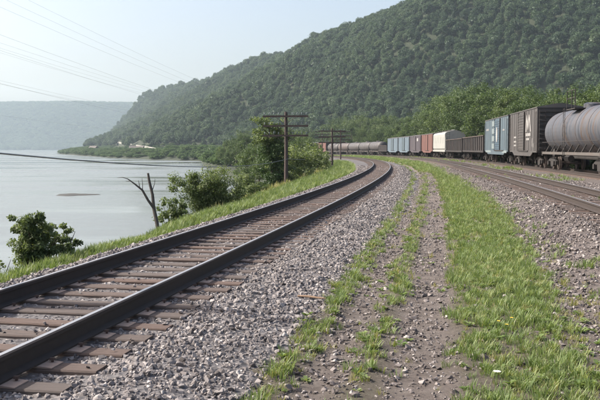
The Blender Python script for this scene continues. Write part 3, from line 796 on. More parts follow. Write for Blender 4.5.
# low trees on the flat far shore
X, Y = jitter_grid(-1100, -14, 250, 2400, 6.0)
u = 300 + 835 * X / Y; dsh, sg, _ = seg_dist(X, Y, SHORE); dsh = dsh * sg; hz = hill_z(X, Y)
keep = (u > -60) & (u < 260) & (dsh > 1.0) & ((Y > 445) & (dsh < 330) | (dsh < 15)) & (hz < 5) & (rng.random(len(X)) < .93) & cut_clear(X, Y)
X, Y = X[keep], Y[keep]; r_ = rng.uniform(2.4, 4.4, len(X)); rot = np.zeros((len(X), 3)); rot[:, 2] = rng.uniform(0, 6.28, len(X))
hgt_ = r_ * rng.uniform(.42, .68, len(X))
# shorter in front of the cut so that it stays in view, as on the ground there
hgt_ *= np.where((300 + 835 * X / Y > 95) & (300 + 835 * X / Y < 165) & (Y < 1000), .6, 1)
tag(scatter('shore_thicket', np.stack([X, Y, grid_z(X, Y) + .2], -1), rot, np.stack([r_, r_, hgt_], -1), rng.integers(0, 5, len(X)), c_shore), 'low green thicket along the far river shore', 'thicket', kind='stuff')
# far blue hill across the river bend: forest seen as one mass
X, Y = jitter_grid(-3600, 200, 3600, 4700, 20)
u = 300 + 835 * X / Y; hz = hill_z(X, Y); keep = (u > -60) & (u < 330) & (hz > 3)
X, Y = X[keep], Y[keep]; r_ = rng.uniform(15, 21, len(X)); rot = np.zeros((len(X), 3)); rot[:, 2] = rng.uniform(0, 6.28, len(X))
tag(scatter('distant_forest', np.stack([X, Y, grid_z(X, Y) - 1], -1), rot, np.stack([r_, r_, r_ * .55], -1), rng.integers(0, 7, len(X)), c_hill), 'hazy blue wooded hill across the river bend', 'forest', kind='stuff')

# ------------------------------------------------------------------ trees of the line behind the train
TM = [tree_mesh(200 + k, 11, 3.6, 2.0 + .6 * (k % 3), 13, 110, 125, .23, M['leaf_tree'], .2) for k in range(5)]
def tree_spot(u, d, ytop, k, label, group, wide=1.0, base=None):
    x = at(u, d); z = gz(x, d) if base is None else base
    H = (148.5 - ytop) * d / 835 + CAM_Z - z; s = H / 11.2
    return place_plant('leafy_tree', TM[k % 5], ('trunk', 'crown'), (x, d, z - .1), random.uniform(0, 6.28), (s * wide, s * wide, s), label, 'tree', group)
LBL = 'leafy green tree in the dense row behind the freight cars'; GRP = 'trees in the row behind the freight cars'
row = [  # (picture column, metres away, picture row of the top)
 (612, 74, 70), (598, 78, 78), (577, 86, 84), (552, 95, 87), (566, 104, 80), (531, 105, 86), (510, 118, 83), (522, 130, 80), (494, 130, 80), (477, 146, 81), (486, 160, 77),
 (463, 163, 85), (470, 180, 80), (452, 178, 91), (441, 188, 96), (450, 206, 88), (427, 208, 107), (434, 222, 98), (416, 226, 115), (405, 250, 120), (420, 246, 106), (438, 240, 92),
 (394, 262, 122), (404, 280, 113), (386, 275, 124), (379, 292, 124), (392, 310, 112), (367, 325, 122), (374, 350, 112), (351, 345, 121), (360, 380, 110), (339, 366, 122), (346, 400, 112),
 (326, 382, 128), (312, 400, 126), (330, 430, 118), (298, 420, 128)]
def row_label(u):
    for lim, what in ((344, 'far red boxcar'), (384, 'rusty pale tank cars'), (414, 'light blue boxcars'), (444, 'cream hopper'), (484, 'black gondolas'), (508, 'faded blue boxcar'), (540, 'grey brown boxcar')):
        if u < lim: return f'leafy green tree rising behind the {what}', f'trees behind the {what}'
    return 'leafy green tree rising behind the weathered grey tank car', 'trees behind the weathered grey tank car'
for i, (u, d, yt) in enumerate(row): tree_spot(u, d, yt, i, *row_label(u), random.uniform(.95, 1.25))
LBL2 = 'leafy tree on the river bank beyond the pole line'; GRP2 = 'trees on the river bank beyond the pole line'
bank_trees = [(226, 232, 140), (236, 215, 135), (247, 195, 131), (232, 260, 134), (258, 150, 136), (244, 285, 128), (300, 120, 132), (296, 150, 127), (311, 128, 140), (318, 175, 141), (304, 190, 133), (268, 105, 136), (259, 74, 141), (270, 205, 126), (285, 235, 125)]
for i, (u, d, yt) in enumerate(bank_trees): tree_spot(u, d, yt, i + 2, LBL2, GRP2, random.uniform(.85, 1.15))

c_scrub = variants('scrub_clump', [far_crown(140 + k, M['leaf_tree']) for k in range(4)])
S, O, X, Y = so_points(TRAIN, 60, 470, 4.0, 13, lambda q: .55)
r_ = rng.uniform(.8, 1.9, len(X)); rot = np.zeros((len(X), 3)); rot[:, 2] = rng.uniform(0, 6.28, len(X))
tag(scatter('trackside_undergrowth', np.stack([X, Y, terrain_z(X, Y) + .1], -1), rot, np.stack([r_, r_, r_ * rng.uniform(.8, 1.3, len(X))], -1), rng.integers(0, 4, len(X)), c_scrub), 'leafy undergrowth along the foot of the trees behind the train', 'undergrowth', kind='stuff')
# ------------------------------------------------------------------ bushes, vine tree, dead tree
PB = ('stem', 'foliage')
def bush(name, u, d, zb, H, rad, seed, leaf, nc, nl, label, mat='leaf_bush', x=None):
    x = at(u, d) if x is None else x
    z = gz(x, d) if zb is None else zb
    return place_plant(name, bush_mesh(seed, H, rad, 11, nc, nl, leaf, M[mat]), PB, (x, d, z), 0, 1, label, 'bush')
bush('leafy_bush', 31, 14.2, None, 1.5, .47, 301, .058, 150, 90, 'round leafy bush on the bank beside the rail, lone by the open water')
bush('leafy_bush', 63, 14.6, None, .8, .26, 302, .058, 45, 55, 'low dark bush at the foot of the lone round bush')
bush('leafy_bush', 2, 15.2, None, 1.2, .5, 309, .062, 60, 60, 'low leafy bush leaning behind the lone round bush')
bush('leafy_bush', 174, 24.5, None, 1.3, .6, 303, .075, 80, 65, 'small pale green bush beside the forked dead tree')
bush('leafy_bush', 207, 30.0, None, 2.75, 1.15, 304, .075, 190, 120, 'wide leafy bush between the forked dead tree and the vine-covered tree')
bush('leafy_bush', 232, 36.0, None, 1.55, .9, 305, .09, 120, 80, 'grey green bush crowding behind the wide leafy bush')
bush('leafy_bush', 253, 46.0, None, 2.3, 1.0, 306, .1, 140, 85, 'dense bush at the foot of the vine-covered tree')
bush('leafy_bush', 300, 66.0, None, 4.2, 2.0, 307, .17, 130, 60, 'big rounded bush beside the grass verge past the vine-covered tree')
bush('leafy_bush', 316, 84.0, None, 3.2, 1.7, 308, .17, 100, 55, 'shaded bush on the bank below the second telegraph pole')
bush('leafy_bush', 282, 58.0, None, 3.0, 1.2, 310, .15, 90, 55, 'dark bush between the vine-covered tree and the first telegraph pole')
# vine-covered tree: a narrow column of vines with a bushy head
r = np.random.default_rng(77); d0 = 57.0; x0 = at(271, d0); zb = gz(x0, d0); topz = (148.5 - 117) * d0 / 835 + CAM_Z
b = MB(); b.tube([(0, 0, -.3), (.1, 0, 1.5), (0, .1, 3.4), (-.15, .1, topz - zb - .5)], [.17, .14, .1, .03], 8)
for az, z0, ln in ((2.8, 4.0, 1.2), (.2, 4.6, .8), (3.6, 4.8, .9), (1.5, 3.6, .7), (5.0, 4.2, .7)):
    b.tube([(0, .05, z0 * (topz - zb) / 6.2), (math.cos(az) * ln * .5, math.sin(az) * ln * .5, z0 * (topz - zb) / 6.2 + .4), (math.cos(az) * ln, math.sin(az) * ln, z0 * (topz - zb) / 6.2 + .55)], [.05, .035, .01], 5)
vt = empty('vine_covered_tree', (x0, d0, zb)); tag(vt, 'narrow tree wrapped in dark vines with a bushy head, beside the first telegraph pole', 'tree')
b.build('trunk', M['bark'], vt, smooth=True)
Ht = topz - zb
cz = r.uniform(-.1, Ht * .74, 160); ca = r.uniform(0, 6.28, 160); crr = r.uniform(.15, .95, 160)
cent = np.stack([np.cos(ca) * crr + .1, np.sin(ca) * crr, cz], -1)
V, F, v = leaves(cent, r.uniform(.24, .45, 160), 70, .14, r)
link('vine', np_mesh('vine', V, F, v), M['leaf_vine'], vt)
hc = np.concatenate([np.stack([r.normal(-.1, .62, 48), r.normal(0, .5, 48), r.uniform(Ht * .72, Ht * .98, 48)], -1), np.stack([r.normal(-.75, .25, 10), r.normal(0, .3, 10), r.uniform(Ht * .66, Ht * .86, 10)], -1)])
V, F, v = leaves(hc, r.uniform(.2, .42, 58), 55, .16, r)
link('crown', np_mesh('crown', V, F, v), M['leaf_bush'], vt)
# forked dead tree
d0 = 23.5; x0 = at(158, d0); zb = gz(x0, d0); K = d0 / 835
P3 = lambda u, v, dd=0: ((u - 158) * K, dd, CAM_Z - (v - 148.5) * K - zb)
dt = empty('dead_tree', (x0, d0, zb)); tag(dt, 'bare forked dead tree leaning at the edge of the river bank', 'dead tree')
MB().tube([(0.02, 0, -.3), P3(158, 232), P3(156, 222, .02), P3(153, 208, .05), P3(152, 195, .05), P3(149, 181, .02), P3(148, 173, .0)], [.07, .06, .055, .05, .042, .038, .03], 8).build('trunk', M['dead_wood'], dt, smooth=True)
MB().tube([P3(153.5, 209, .05), P3(148, 200, -.05), P3(143, 190, -.12), P3(136, 184, -.15), P3(129, 178.5, -.2)], [.042, .036, .03, .022, .014], 7).build('limb', M['dead_wood'], dt, smooth=True)
for pts in ([P3(129, 178.5, -.2), P3(124, 177, -.22), P3(119, 177.5, -.25)], [P3(143, 190, -.12), P3(143.5, 184, -.14), P3(143, 178, -.16)], [P3(140.5, 187.5, -.13), P3(139.5, 183, -.1), P3(139, 180, -.1)], [P3(152, 190, .04), P3(154, 184, .06), P3(154.5, 179, .08)], [P3(136, 184, -.15), P3(131, 181, -.1), P3(126, 181, -.05)]):
    MB().tube(pts, [.013, .009, .004], 5).build('twig', M['dead_wood'], dt)

# ------------------------------------------------------------------ telegraph poles and wires
def pole(x, y, z0, ztop, arms, along, label, span=3.0, rad=.14):
    root = empty('telegraph_pole', (x, y, z0), 0); root.rotation_euler.z = -along; tag(root, label, 'telegraph pole', None)
    H = ztop - z0
    MB().tube([(0, 0, -.4), (0.02, 0, H * .5), (0, 0, H)], [rad, rad * .88, rad * .72], 10).build('shaft', M['pole'], root, smooth=True)
    pins = []
    for k, za in enumerate(arms):
        zz_ = za - z0
        arm = MB().box(-span / 2, span / 2, -rad - .11, -rad + .01, zz_ - .06, zz_ + .06).build('crossarm', M['pole'], root)
        for sx in (-1, 1): MB().tube([(sx * .03, -rad - .118, zz_ - .5), (sx * span * .24, -rad - .118, zz_ - .02)], .014, 5).build('brace', M['pole'], root)
        row_ = []
        for i in range(10):
            px = -span / 2 + .12 + i * (span - .24) / 9
            if abs(px) < .2: continue
            ins = MB().tube([(px, -rad - .05, zz_ + .06), (px, -rad - .05, zz_ + .13), (px, -rad - .05, zz_ + .14), (px, -rad - .05, zz_ + .2), (px, -rad - .05, zz_ + .235)], [.014, .014, .042, .042, .022], 8).build('insulator', M['insulator'], arm)
            row_.append((px, -rad - .05, zz_ + .2))
        pins.append(row_)
    mw = Matrix.Translation((x, y, z0)) @ Matrix.Rotation(-along, 4, 'Z')
    return [[mw @ Vector(p) for p in rr] for rr in pins]
PX = [(-5.4, 9.5, 3.75, .10), (at(286, 55), 55, (148.5 - 112) * 55 / 835 + CAM_Z, .12), (at(332, 93), 93, (148.5 - 128.5) * 93 / 835 + CAM_Z, .06), (at(340.5, 131), 131, (148.5 - 130) * 131 / 835 + CAM_Z, -.02), (at(322, 171), 171, (148.5 - 130) * 171 / 835 + CAM_Z, -.1)]
PL = ['weathered telegraph pole carrying the wires past the lone round bush', 'telegraph pole with wide crossarms beside the vine-covered tree', 'telegraph pole standing in the grass verge before the far tank cars', 'thin telegraph pole just past the one in the grass verge', 'last telegraph pole where the line bends behind the bank trees']
PINS = []
for i, (x, y, zt, al) in enumerate(PX):
    arms = [zt - .3, zt - .93, zt - 1.56]
    PINS.append(pole(x, y, gz(x, y), zt, arms, al, PL[i], rad=.14 if i < 3 else .12))
def wire(anchors, rad, sag, label, cat, group=None):
    pts = []
    for a, b_ in zip(anchors[:-1], anchors[1:]):
        n = 14
        for i in range(n): t = i / n; p = a.lerp(b_, t); p.z -= sag * 4 * t * (1 - t) * ((b_ - a).length / 45) ** 2; pts.append(p)
    pts.append(anchors[-1])
    return tag(MB().tube(pts, rad, 4).build('telegraph_wire' if cat == 'wire' else 'hanging_cable', M['wire'], None), label, cat, group)
for lev, picks in ((0, (0, 1, 2, 5, 6, 7)), (1, (0, 1, 5, 7)), (2, (0, 7))):
    for j in picks:
        anch = [PINS[i][lev][j] for i in range(5)]
        wire(anch, .001, .45, ['thin telegraph wire strung along the top crossarms', 'thin telegraph wire strung along the middle crossarms', 'thin telegraph wire strung along the lowest crossarms'][lev], 'wire', ['wires on the top crossarms', 'wires on the middle crossarms', 'wires on the lowest crossarms'][lev])
ca = [Vector((x + .16, y, zc)) for (x, y, _, _), zc in zip(PX, (1.62, .82, 1.0, 1.2, 1.2))]
wire(ca, .014, .42, 'thick black cable sagging low between the telegraph poles over the river', 'cable')

# ------------------------------------------------------------------ river bar, rock, far road, houses
b = MB(); r = np.random.default_rng(5); n = 40; rings = 5; vs = [(0, 0, .16)]
for k in range(1, rings + 1):
    for i in range(n):
        a = 2 * math.pi * i / n; q = k / rings * (1 + .22 * math.sin(3 * a + 1) + .12 * math.sin(7 * a))
        vs.append((math.cos(a) * 3.1 * q, math.sin(a) * 3.0 * q, .16 * (1 - (k / rings) ** 1.5) - (.12 if k == rings else 0) + r.uniform(-.02, .03)))
fs = [(0, 1 + i, 1 + (i + 1) % n) for i in range(n)]
for k in range(rings - 1):
    for i in range(n): fs.append((1 + k * n + i, 1 + (k + 1) * n + i, 1 + (k + 1) * n + (i + 1) % n, 1 + k * n + (i + 1) % n))
o = b.add(vs, fs).build('mud_bar', M['mud'], None, smooth=True); o.location = (at(75, 117), 117, -5.0); tag(o, kind='structure', label='low mud bar showing above the river')
def rock(loc, sx, sy, sz, seed):
    bm = bmesh.new(); bmesh.ops.create_icosphere(bm, subdivisions=3, radius=1); r = np.random.default_rng(seed)
    dirs = unit(r.normal(size=(14, 3))); offs = r.uniform(.55, .95, 14)
    for v in bm.verts:
        c = np.array(v.co)
        for dd, of in zip(dirs, offs):
            e = c @ dd - of
            if e > 0: c = c - dd * e * .85
        v.co = Vector((c[0] * sx, c[1] * sy, c[2] * sz))
    me = bpy.data.meshes.new('shore_rock'); bm.to_mesh(me); bm.free()
    o = link('shore_rock', me, M['rock'], None, loc); return o
tag(rock((at(211, 448), 448, -4.2), 4.2, 3.5, 4.6, 3), 'large grey rock standing at the waterline of the far shore', 'rock')
# road cut on the far slope: a sloping shelf with a pale stone face
me_v = []; nseg = 14; eb = []
for i in range(nseg + 1):
    x, y = CUTP[i]; z = CUTZ[i]; hw = 1.7 - .6 * i / nseg + random.uniform(-.15, .15)
    me_v += [(x, y - 2.2, z - hw - .6), (x, y - 2, z - hw), (x, y - 1.4, z), (x, y + 4, z + .1), (x, y + 5, z - 2)]
    eb += [(x, y - 10, z - hw - 14), (x, y - 2.4, z - hw - .3), (x, y + 4.6, z - .3), (x, y + 6, z - 3), (x, y + 8, z - 12)]
Fq = [(i * 5 + j, i * 5 + j + 1, (i + 1) * 5 + j + 1, (i + 1) * 5 + j) for i in range(nseg) for j in range(4)]
o = MB().add(me_v, Fq).build('hillside_road', M['pale_road'], None); tag(o, kind='structure', label='pale road climbing the slope above the far shore')
o = MB().add(eb, Fq).build('road_embankment', M['soil'], None); tag(o, kind='structure', label='earth bank under the pale road')
def house(u, d, v, wd, label, group):
    x = at(u, d); z = CAM_Z + (148.5 - v) * d / 835; h = 3.4
    root = empty('house', (x, d, z), random.uniform(-.4, .4)); tag(root, label, 'house', group)
    MB().box(-wd / 2, wd / 2, -3, 3, -4, h).build('wall', M['house_wall'], root)
    MB().prismx([(-3.4, h - .05), (3.4, h - .05), (0, h + 2.2)], -wd / 2 - .4, wd / 2 + .4).build('roof', M['house_roof'], root)
    for sx in (-.28, .28): MB().box(wd * sx - .5, wd * sx + .5, -3.06, -2.98, 1.1, 2.4).build('window', M['glass'], root)
    MB().box(-.45, .45, -3.06, -2.98, 0, 2.1).build('door', M['house_roof'], root)
house(94, 900, 151, 8, 'small white house low on the far shore, apart from the pair under the pale road', None)
house(133, 820, 151.3, 6, 'small white house under the pale road on the far shore', 'pair of white houses under the pale road')
house(141, 800, 151.5, 7, 'small white house under the pale road on the far shore', 'pair of white houses under the pale road')

# ------------------------------------------------------------------ freight cars (local x along the track, +y towards the river, z = 0 at rail top)
wheel_me = MB().tube([(0, -.07, .42), (0, -.045, .42), (0, -.044, .42), (0, .065, .42), (0, .07, .42)], [.455, .455, .42, .42, .36], 20).mesh('wheel', smooth=True); wheel_me.materials.append(M['wheel'])
axle_me = MB().tube([(0, -.7, .42), (0, .7, .42)], .07, 8).mesh('axle'); axle_me.materials.append(M['wheel'])
def truck(parent, x):
    b = MB()
    for sy in (-1, 1):
        y0 = sy * 1.0
        b.prism([(-1.2, .34), (-1.2, .56), (-.95, .66), (-.45, .78), (.45, .78), (.95, .66), (1.2, .56), (1.2, .34), (1.0, .30), (.78, .5), (.42, .56), (.34, .2), (-.34, .2), (-.42, .56), (-.78, .5), (-1.0, .30)], y0 - .07, y0 + .07)
        for k in (-.16, 0, .16): b.tube([(k, y0 + sy * .02, .24), (k, y0 + sy * .02, .62)], .06, 7)
        for k in (-.85, .85): b.box(k - .13, k + .13, y0 - .1, y0 + .12 * sy + .04, .3, .56)
    b.box(-.2, .2, -1.05, 1.05, .56, .74)
    t = b.build('truck', M['under'], parent); t.location = (x, 0, 0)
    for wx_ in (-.85, .85):
        for sy in (-1, 1): link('wheel', wheel_me, None, t, (wx_, sy * .75, 0))
        link('axle', axle_me, None, t, (wx_, 0, 0))
    return t
def couplers(parent, L):
    for sx in (-1, 1):
        MB().box(min(sx * L / 2, sx * (L / 2 + .42)), max(sx * L / 2, sx * (L / 2 + .42)), -.09, .09, .78, .98).prism([(sx * (L / 2 + .36), .72), (sx * (L / 2 + .66), .74), (sx * (L / 2 + .66), 1.02), (sx * (L / 2 + .36), 1.04)], -.17, .15).build('coupler', M['under'], parent)
def ladder(parent, x, y, z0, z1, wd, n, mat, axis='x'):
    b = MB()
    for sgn in (-1, 1):
        p = (lambda z: (x + sgn * wd / 2, y, z)) if axis == 'x' else (lambda z: (x, y + sgn * wd / 2, z))
        b.tube([p(z0 - .1), p(z1 + .05)], .018, 5)
    for i in range(n):
        z = z0 + (z1 - z0) * i / (n - 1)
        b.tube([(x - wd / 2, y, z), (x + wd / 2, y, z)] if axis == 'x' else [(x, y - wd / 2, z), (x, y + wd / 2, z)], .013, 5)
    return b.build('ladder', mat, parent)
def bars(parent, name, rects, y, mat):
    """flat white stencil blocks on the river side: (x from, x to, z from, z to)"""
    b = MB()
    for (xa, xb, za, zb_) in rects: b.box(min(xa, xb), max(xa, xb), y, y + .006, za, zb_)
    return b.build(name, mat, parent)
def underframe(root, L, w=1.35, sag=True):
    b = MB().box(-L / 2, L / 2, -.35, .35, .72, 1.1)
    for x in np.linspace(-L / 2 + .2, L / 2 - .2, 8): b.box(x - .07, x + .07, -w, w, .92, 1.12)
    b.tube([(.6, .5, .62), (1.9, .5, .62)], .2, 10); b.box(-2.2, -1.6, .3, .9, .55, .95)
    b.build('underframe', M['under'], root)
def boxcar(L, mats, doors, label, group=None, H=4.2, door_h=None):
    body, roof, door, end = mats; W = 1.53
    root = empty('boxcar'); tag(root, label, 'boxcar', group)
    MB().box(-L / 2, L / 2, -W, W, 1.08, H).build('body', body, root)
    # side panels with seams standing proud
    for sy in (-1, 1):
        npn = int(round(L / 1.15)); xs = np.linspace(-L / 2, L / 2, npn + 1)
        sm = MB().box(-.035, .035, -.01, .022, 1.2, H - .06).mesh('panel_seam'); sm.materials.append(body)
        for x in xs[1:-1]:
            if any(abs(x - c) < wd / 2 for c, wd in doors): continue
            q = link('panel_seam', sm, None, root, (x, sy * W, 0))
            if sy < 0: q.rotation_euler.z = math.pi
        b = MB().prism([(-L / 2 + .1, 1.1), (-L / 2 + 1.5, 1.1), (-L / 2 + 2.4, .82), (L / 2 - 2.4, .82), (L / 2 - 1.5, 1.1), (L / 2 - .1, 1.1), (L / 2 - .1, 1.2), (-L / 2 + .1, 1.2)], sy * W - .03, sy * W + .028)
        b.build('side_sill', body, root)
        for c, wd in doors:
            d = MB().box(c - wd / 2, c + wd / 2, sy * W - .01, sy * W + .07, 1.24, H - .14).build('door', door, root)
            rb = MB()
            for z in np.linspace(1.4, H - .3, 13): rb.prism([(c - wd / 2 + .06, z - .05), (c + wd / 2 - .06, z - .05), (c + wd / 2 - .06, z + .05), (c - wd / 2 + .06, z + .05)], sy * W + .06, sy * (W + .095) + (.0 if sy > 0 else 0))
            rb.build('door_corrugation', door, d)
            MB().box(c - wd / 2 - .09, c - wd / 2 - .02, sy * W - .01, sy * (W + .1), 1.16, H - .08).box(c + wd / 2 + .02, c + wd / 2 + .09, sy * W - .01, sy * (W + .1), 1.16, H - .08).build('door_post', M['under'], d)
            MB().box(c - wd * 1.15, c + wd * .55, sy * (W + .02), sy * (W + .085), 1.15, 1.225).build('door_track', M['under'], root)
        for ex in (-L / 2 + .32, L / 2 - .32): ladder(root, ex, sy * (W + .055), 1.3, H - .3, .42, 7, body)
    rf = MB().prismx([(-W - .05, H), (W + .05, H), (W + .05, H + .06), (.2, H + .3), (-.2, H + .3), (-W - .05, H + .06)], -L / 2 - .05, L / 2 + .05)
    rf.build('roof', roof, root)
    rr = MB()
    for x in np.linspace(-L / 2 + .5, L / 2 - .5, int(L / 1.0)):
        rr.add([(x - .05, W + .06, H + .05), (x + .05, W + .06, H + .05), (x + .05, 0, H + .345), (x - .05, 0, H + .345), (x - .05, -W - .06, H + .05), (x + .05, -W - .06, H + .05)], [(0, 1, 2, 3), (3, 2, 5, 4)])
    rr.build('roof_rib', roof, root)
    for ex in (-1, 1):
        e = MB().box(min(ex * L / 2, ex * (L / 2 + .012)), max(ex * L / 2, ex * (L / 2 + .012)), -W + .02, W - .02, 1.1, H - .01)
        for z in np.linspace(1.35, H - .25, 9): e.prism([(ex * L / 2, z - .11), (ex * (L / 2 + .07), z - .05), (ex * (L / 2 + .07), z + .05), (ex * L / 2, z + .11)], -W + .12, W - .12)
        e.build('end_panel', end, root)
        ladder(root, ex * (L / 2 + .1), W - .35, 1.3, H - .3, .42, 7, M['under'], 'y')
    bw = MB(); k = 14
    bw.tube([(-L / 2 - .22, -.55 + .26 * math.cos(2 * math.pi * i / k), 2.9 + .26 * math.sin(2 * math.pi * i / k)) for i in range(k + 1)], .02, 5).tube([(-L / 2, -.55, 2.9), (-L / 2 - .24, -.55, 2.9)], .02, 5)
    for i in range(4): bw.tube([(-L / 2 - .22, -.55, 2.9), (-L / 2 - .22, -.55 + .26 * math.cos(i * math.pi / 2), 2.9 + .26 * math.sin(i * math.pi / 2))], .012, 4)
    bw.build('brake_wheel', M['under'], root)
    underframe(root, L); couplers(root, L)
    for tx in (-L / 2 + 1.75, L / 2 - 1.75): truck(root, tx)
    return root
def gondola(L, mat, label, group=None, H=2.75):
    W = 1.5; root = empty('gondola'); tag(root, label, 'gondola car', group)
    MB().box(-L / 2, L / 2, -W, W, 1.05, 1.16).build('floor', mat, root)
    for sy in (-1, 1):
        MB().box(-L / 2, L / 2, min(sy * (W - .03), sy * W), max(sy * (W - .03), sy * W), 1.16, H).build('side', mat, root)
        MB().box(-L / 2 - .02, L / 2 + .02, min(sy * (W - .06), sy * (W + .1)), max(sy * (W - .06), sy * (W + .1)), H, H + .1).build('top_rail', M['rust_edge'], root)
        MB().box(-L / 2, L / 2, min(sy * W, sy * (W + .07)), max(sy * W, sy * (W + .07)), 1.0, 1.2).build('side_sill', mat, root)
        for x in np.linspace(-L / 2 + .15, L / 2 - .15, int(L / 1.5)):
            MB().prism([(x - .09, 1.2), (x + .09, 1.2), (x + .06, H), (x - .06, H)], min(sy * W, sy * (W + .09)), max(sy * W, sy * (W + .09))).build('side_post', mat, root)
    for ex in (-1, 1):
        e = MB().box(min(ex * L / 2, ex * (L / 2 - .05)), max(ex * L / 2, ex * (L / 2 - .05)), -W + .04, W - .04, 1.17, H)
        for z in (1.5, 1.95, 2.4): e.box(min(ex * L / 2, ex * (L / 2 + .06)), max(ex * L / 2, ex * (L / 2 + .06)), -W + .05, W - .05, z - .07, z + .07)
        e.build('end_panel', mat, root)
    underframe(root, L); couplers(root, L)
    for tx in (-L / 2 + 1.9, L / 2 - 1.9): truck(root, tx)
    return root
def hopper(L, mat, label):
    W = 1.58; root = empty('covered_hopper'); tag(root, label, 'hopper car')
    prof = [(-1.3, 1.2), (-W, 1.55), (-W, 3.8), (-1.5, 4.02), (-1.25, 4.15), (-.4, 4.36), (.4, 4.36), (1.25, 4.15), (1.5, 4.02), (W, 3.8), (W, 1.55), (1.3, 1.2)]
    MB().prismx(prof, -L / 2 + .15, L / 2 - .15).build('body', mat, root)
    for sy in (-1, 1):
        MB().box(-L / 2, L / 2, min(sy * 1.46, sy * 1.6), max(sy * 1.46, sy * 1.6), 1.02, 1.32).build('side_sill', mat, root)
        for x in np.linspace(-L / 2 + 1.6, L / 2 - 1.6, 7): MB().box(x - .03, x + .03, min(sy * W, sy * (W + .02)), max(sy * W, sy * (W + .02)), 2.4, 3.4).build('body_seam', mat, root)
        for ex in (-1, 1): MB().box(ex * (L / 2 - .1) - .08, ex * (L / 2 - .1) + .08, sy * 1.42 - .08, sy * 1.42 + .08, 1.3, 3.3).build('corner_post', mat, root)
    for x in (-L * .27, 0, L * .27):
        MB().add([(x - 1.9, -1.15, 1.35), (x + 1.9, -1.15, 1.35), (x + 1.9, 1.15, 1.35), (x - 1.9, 1.15, 1.35), (x - .4, -.5, .5), (x + .4, -.5, .5), (x + .4, .5, .5), (x - .4, .5, .5)], [(0, 1, 5, 4), (1, 2, 6, 5), (2, 3, 7, 6), (3, 0, 4, 7), (4, 5, 6, 7), (0, 3, 2, 1)]).build('outlet_chute', mat, root)
    MB().box(-L / 2 + .3, L / 2 - .3, -.85, -.35, 4.42, 4.46).box(-L / 2 + .3, L / 2 - .3, .35, .85, 4.42, 4.46).build('roof_walk', M['under'], root)
    for x in np.linspace(-L * .36, L * .36, 8): MB().tube([(x, 0, 4.38), (x, 0, 4.52), (x, 0, 4.56)], [.3, .3, .2], 12).build('roof_hatch', mat, root)
    for ex in (-1, 1): ladder(root, ex * (L / 2 - .02), 1.1, 1.3, 4.2, .42, 8, M['under'], 'y')
    underframe(root, L); couplers(root, L)
    for tx in (-L / 2 + 1.6, L / 2 - 1.6): truck(root, tx)
    return root
def tankcar(L, mat, label, group=None, rad=1.36, zc=2.45, platform=True, near=True):
    root = empty('tank_car'); tag(root, label, 'tank car', group)
    tl = L - 1.1; sg = 36 if near else 18
    prof = [(-tl / 2 - .42, .02), (-tl / 2 - .38, rad * .35), (-tl / 2 - .26, rad * .68), (-tl / 2 - .08, rad * .9), (-tl / 2 + .12, rad), (tl / 2 - .12, rad), (tl / 2 + .08, rad * .9), (tl / 2 + .26, rad * .68), (tl / 2 + .38, rad * .35), (tl / 2 + .42, .02)]
    MB().tube([(x, 0, zc) for x, _ in prof], [q for _, q in prof], sg).build('tank', mat, root, smooth=True)
    for x in (-tl * .33, -tl * .12, tl * .12, tl * .33):
        MB().tube([(x - .06, 0, zc), (x + .06, 0, zc)], rad + .014, sg).build('band', mat, root, smooth=False)
    MB().tube([(0, 0, zc + rad - .2), (0, 0, zc + rad + .16), (0, 0, zc + rad + .24)], [.5, .5, .36], 20).build('dome', mat, root, smooth=True)
    for sy in (-1, 1):
        MB().box(-L / 2, L / 2, min(sy * 1.3, sy * 1.42), max(sy * 1.3, sy * 1.42), 1.0, 1.16).build('side_sill', M['sill_grey'], root)
        MB().tube([(x, sy * 1.46, 1.78) for x in (-L / 2 + .4, 0, L / 2 - .4)], .02, 5).build('handrail', M['under'], root)
        for x in np.linspace(-L / 2 + 1.0, L / 2 - 1.0, 9):
            MB().tube([(x, sy * 1.34, 1.12), (x + .25, sy * (rad * .75), zc - rad * .62)], .05, 5).build('saddle_brace', M['under'], root)
        if platform:
            pl = MB().box(-1.1, 1.1, min(sy * .62, sy * 1.25), max(sy * .62, sy * 1.25), zc + rad - .16, zc + rad - .1).build('platform', M['under'], root)
            rl = MB()
            for x in (-1.08, -.2, 1.08): rl.tube([(x, sy * 1.22, zc + rad - .12), (x, sy * 1.22, zc + rad + .95)], .026, 6)
            for z in (.5, .95): rl.tube([(-1.08, sy * 1.22, zc + rad + z), (1.08, sy * 1.22, zc + rad + z)], .022, 6)
            rl.build('railing', M['under'], pl)
            ladder(root, .7, sy * (rad + .1), 1.0, zc + rad - .1, .42, 9, M['under'])
    for x in (-L / 2 + 1.9, L / 2 - 1.9): MB().box(x - .35, x + .35, -1.0, 1.0, .8, 1.35).build('bolster_saddle', M['under'], root)
    b = MB().box(-L / 2, L / 2, -.3, .3, .74, 1.06); b.tube([(1.6, .8, .75), (2.8, .8, .75)], .2, 10)
    for ex in (-1, 1): b.box(min(ex * L / 2, ex * (L / 2 - .25)), max(ex * L / 2, ex * (L / 2 - .25)), -1.42, 1.42, .9, 1.15)
    b.build('underframe', M['under'], root); couplers(root, L)
    for tx in (-L / 2 + 1.7, L / 2 - 1.7): truck(root, tx)
    return root
P_ = mat_paint
M['rust_edge'] = P_('worn_rust_edge', (.06, .04, .033), amount=.5)
M['sill_grey'] = P_('grey_sill', (.09, .08, .072), amount=.5)
M['brown_box'] = P_('grey_brown_boxcar', (.055, .05, .048), amount=.25)
M['brown_door'] = P_('grey_brown_door', (.046, .042, .04), amount=.35)
M['black_end'] = P_('black_car_end', (.022, .019, .018), amount=.25)
M['roof_dark'] = P_('dull_galvanised_roof', (0.085, 0.080, 0.077), amount=.45)
M['blue_box'] = P_('faded_blue_boxcar', (.062, .092, .112), amount=.3)
M['blue_door'] = P_('blue_door', (.034, .064, .09), amount=.35)
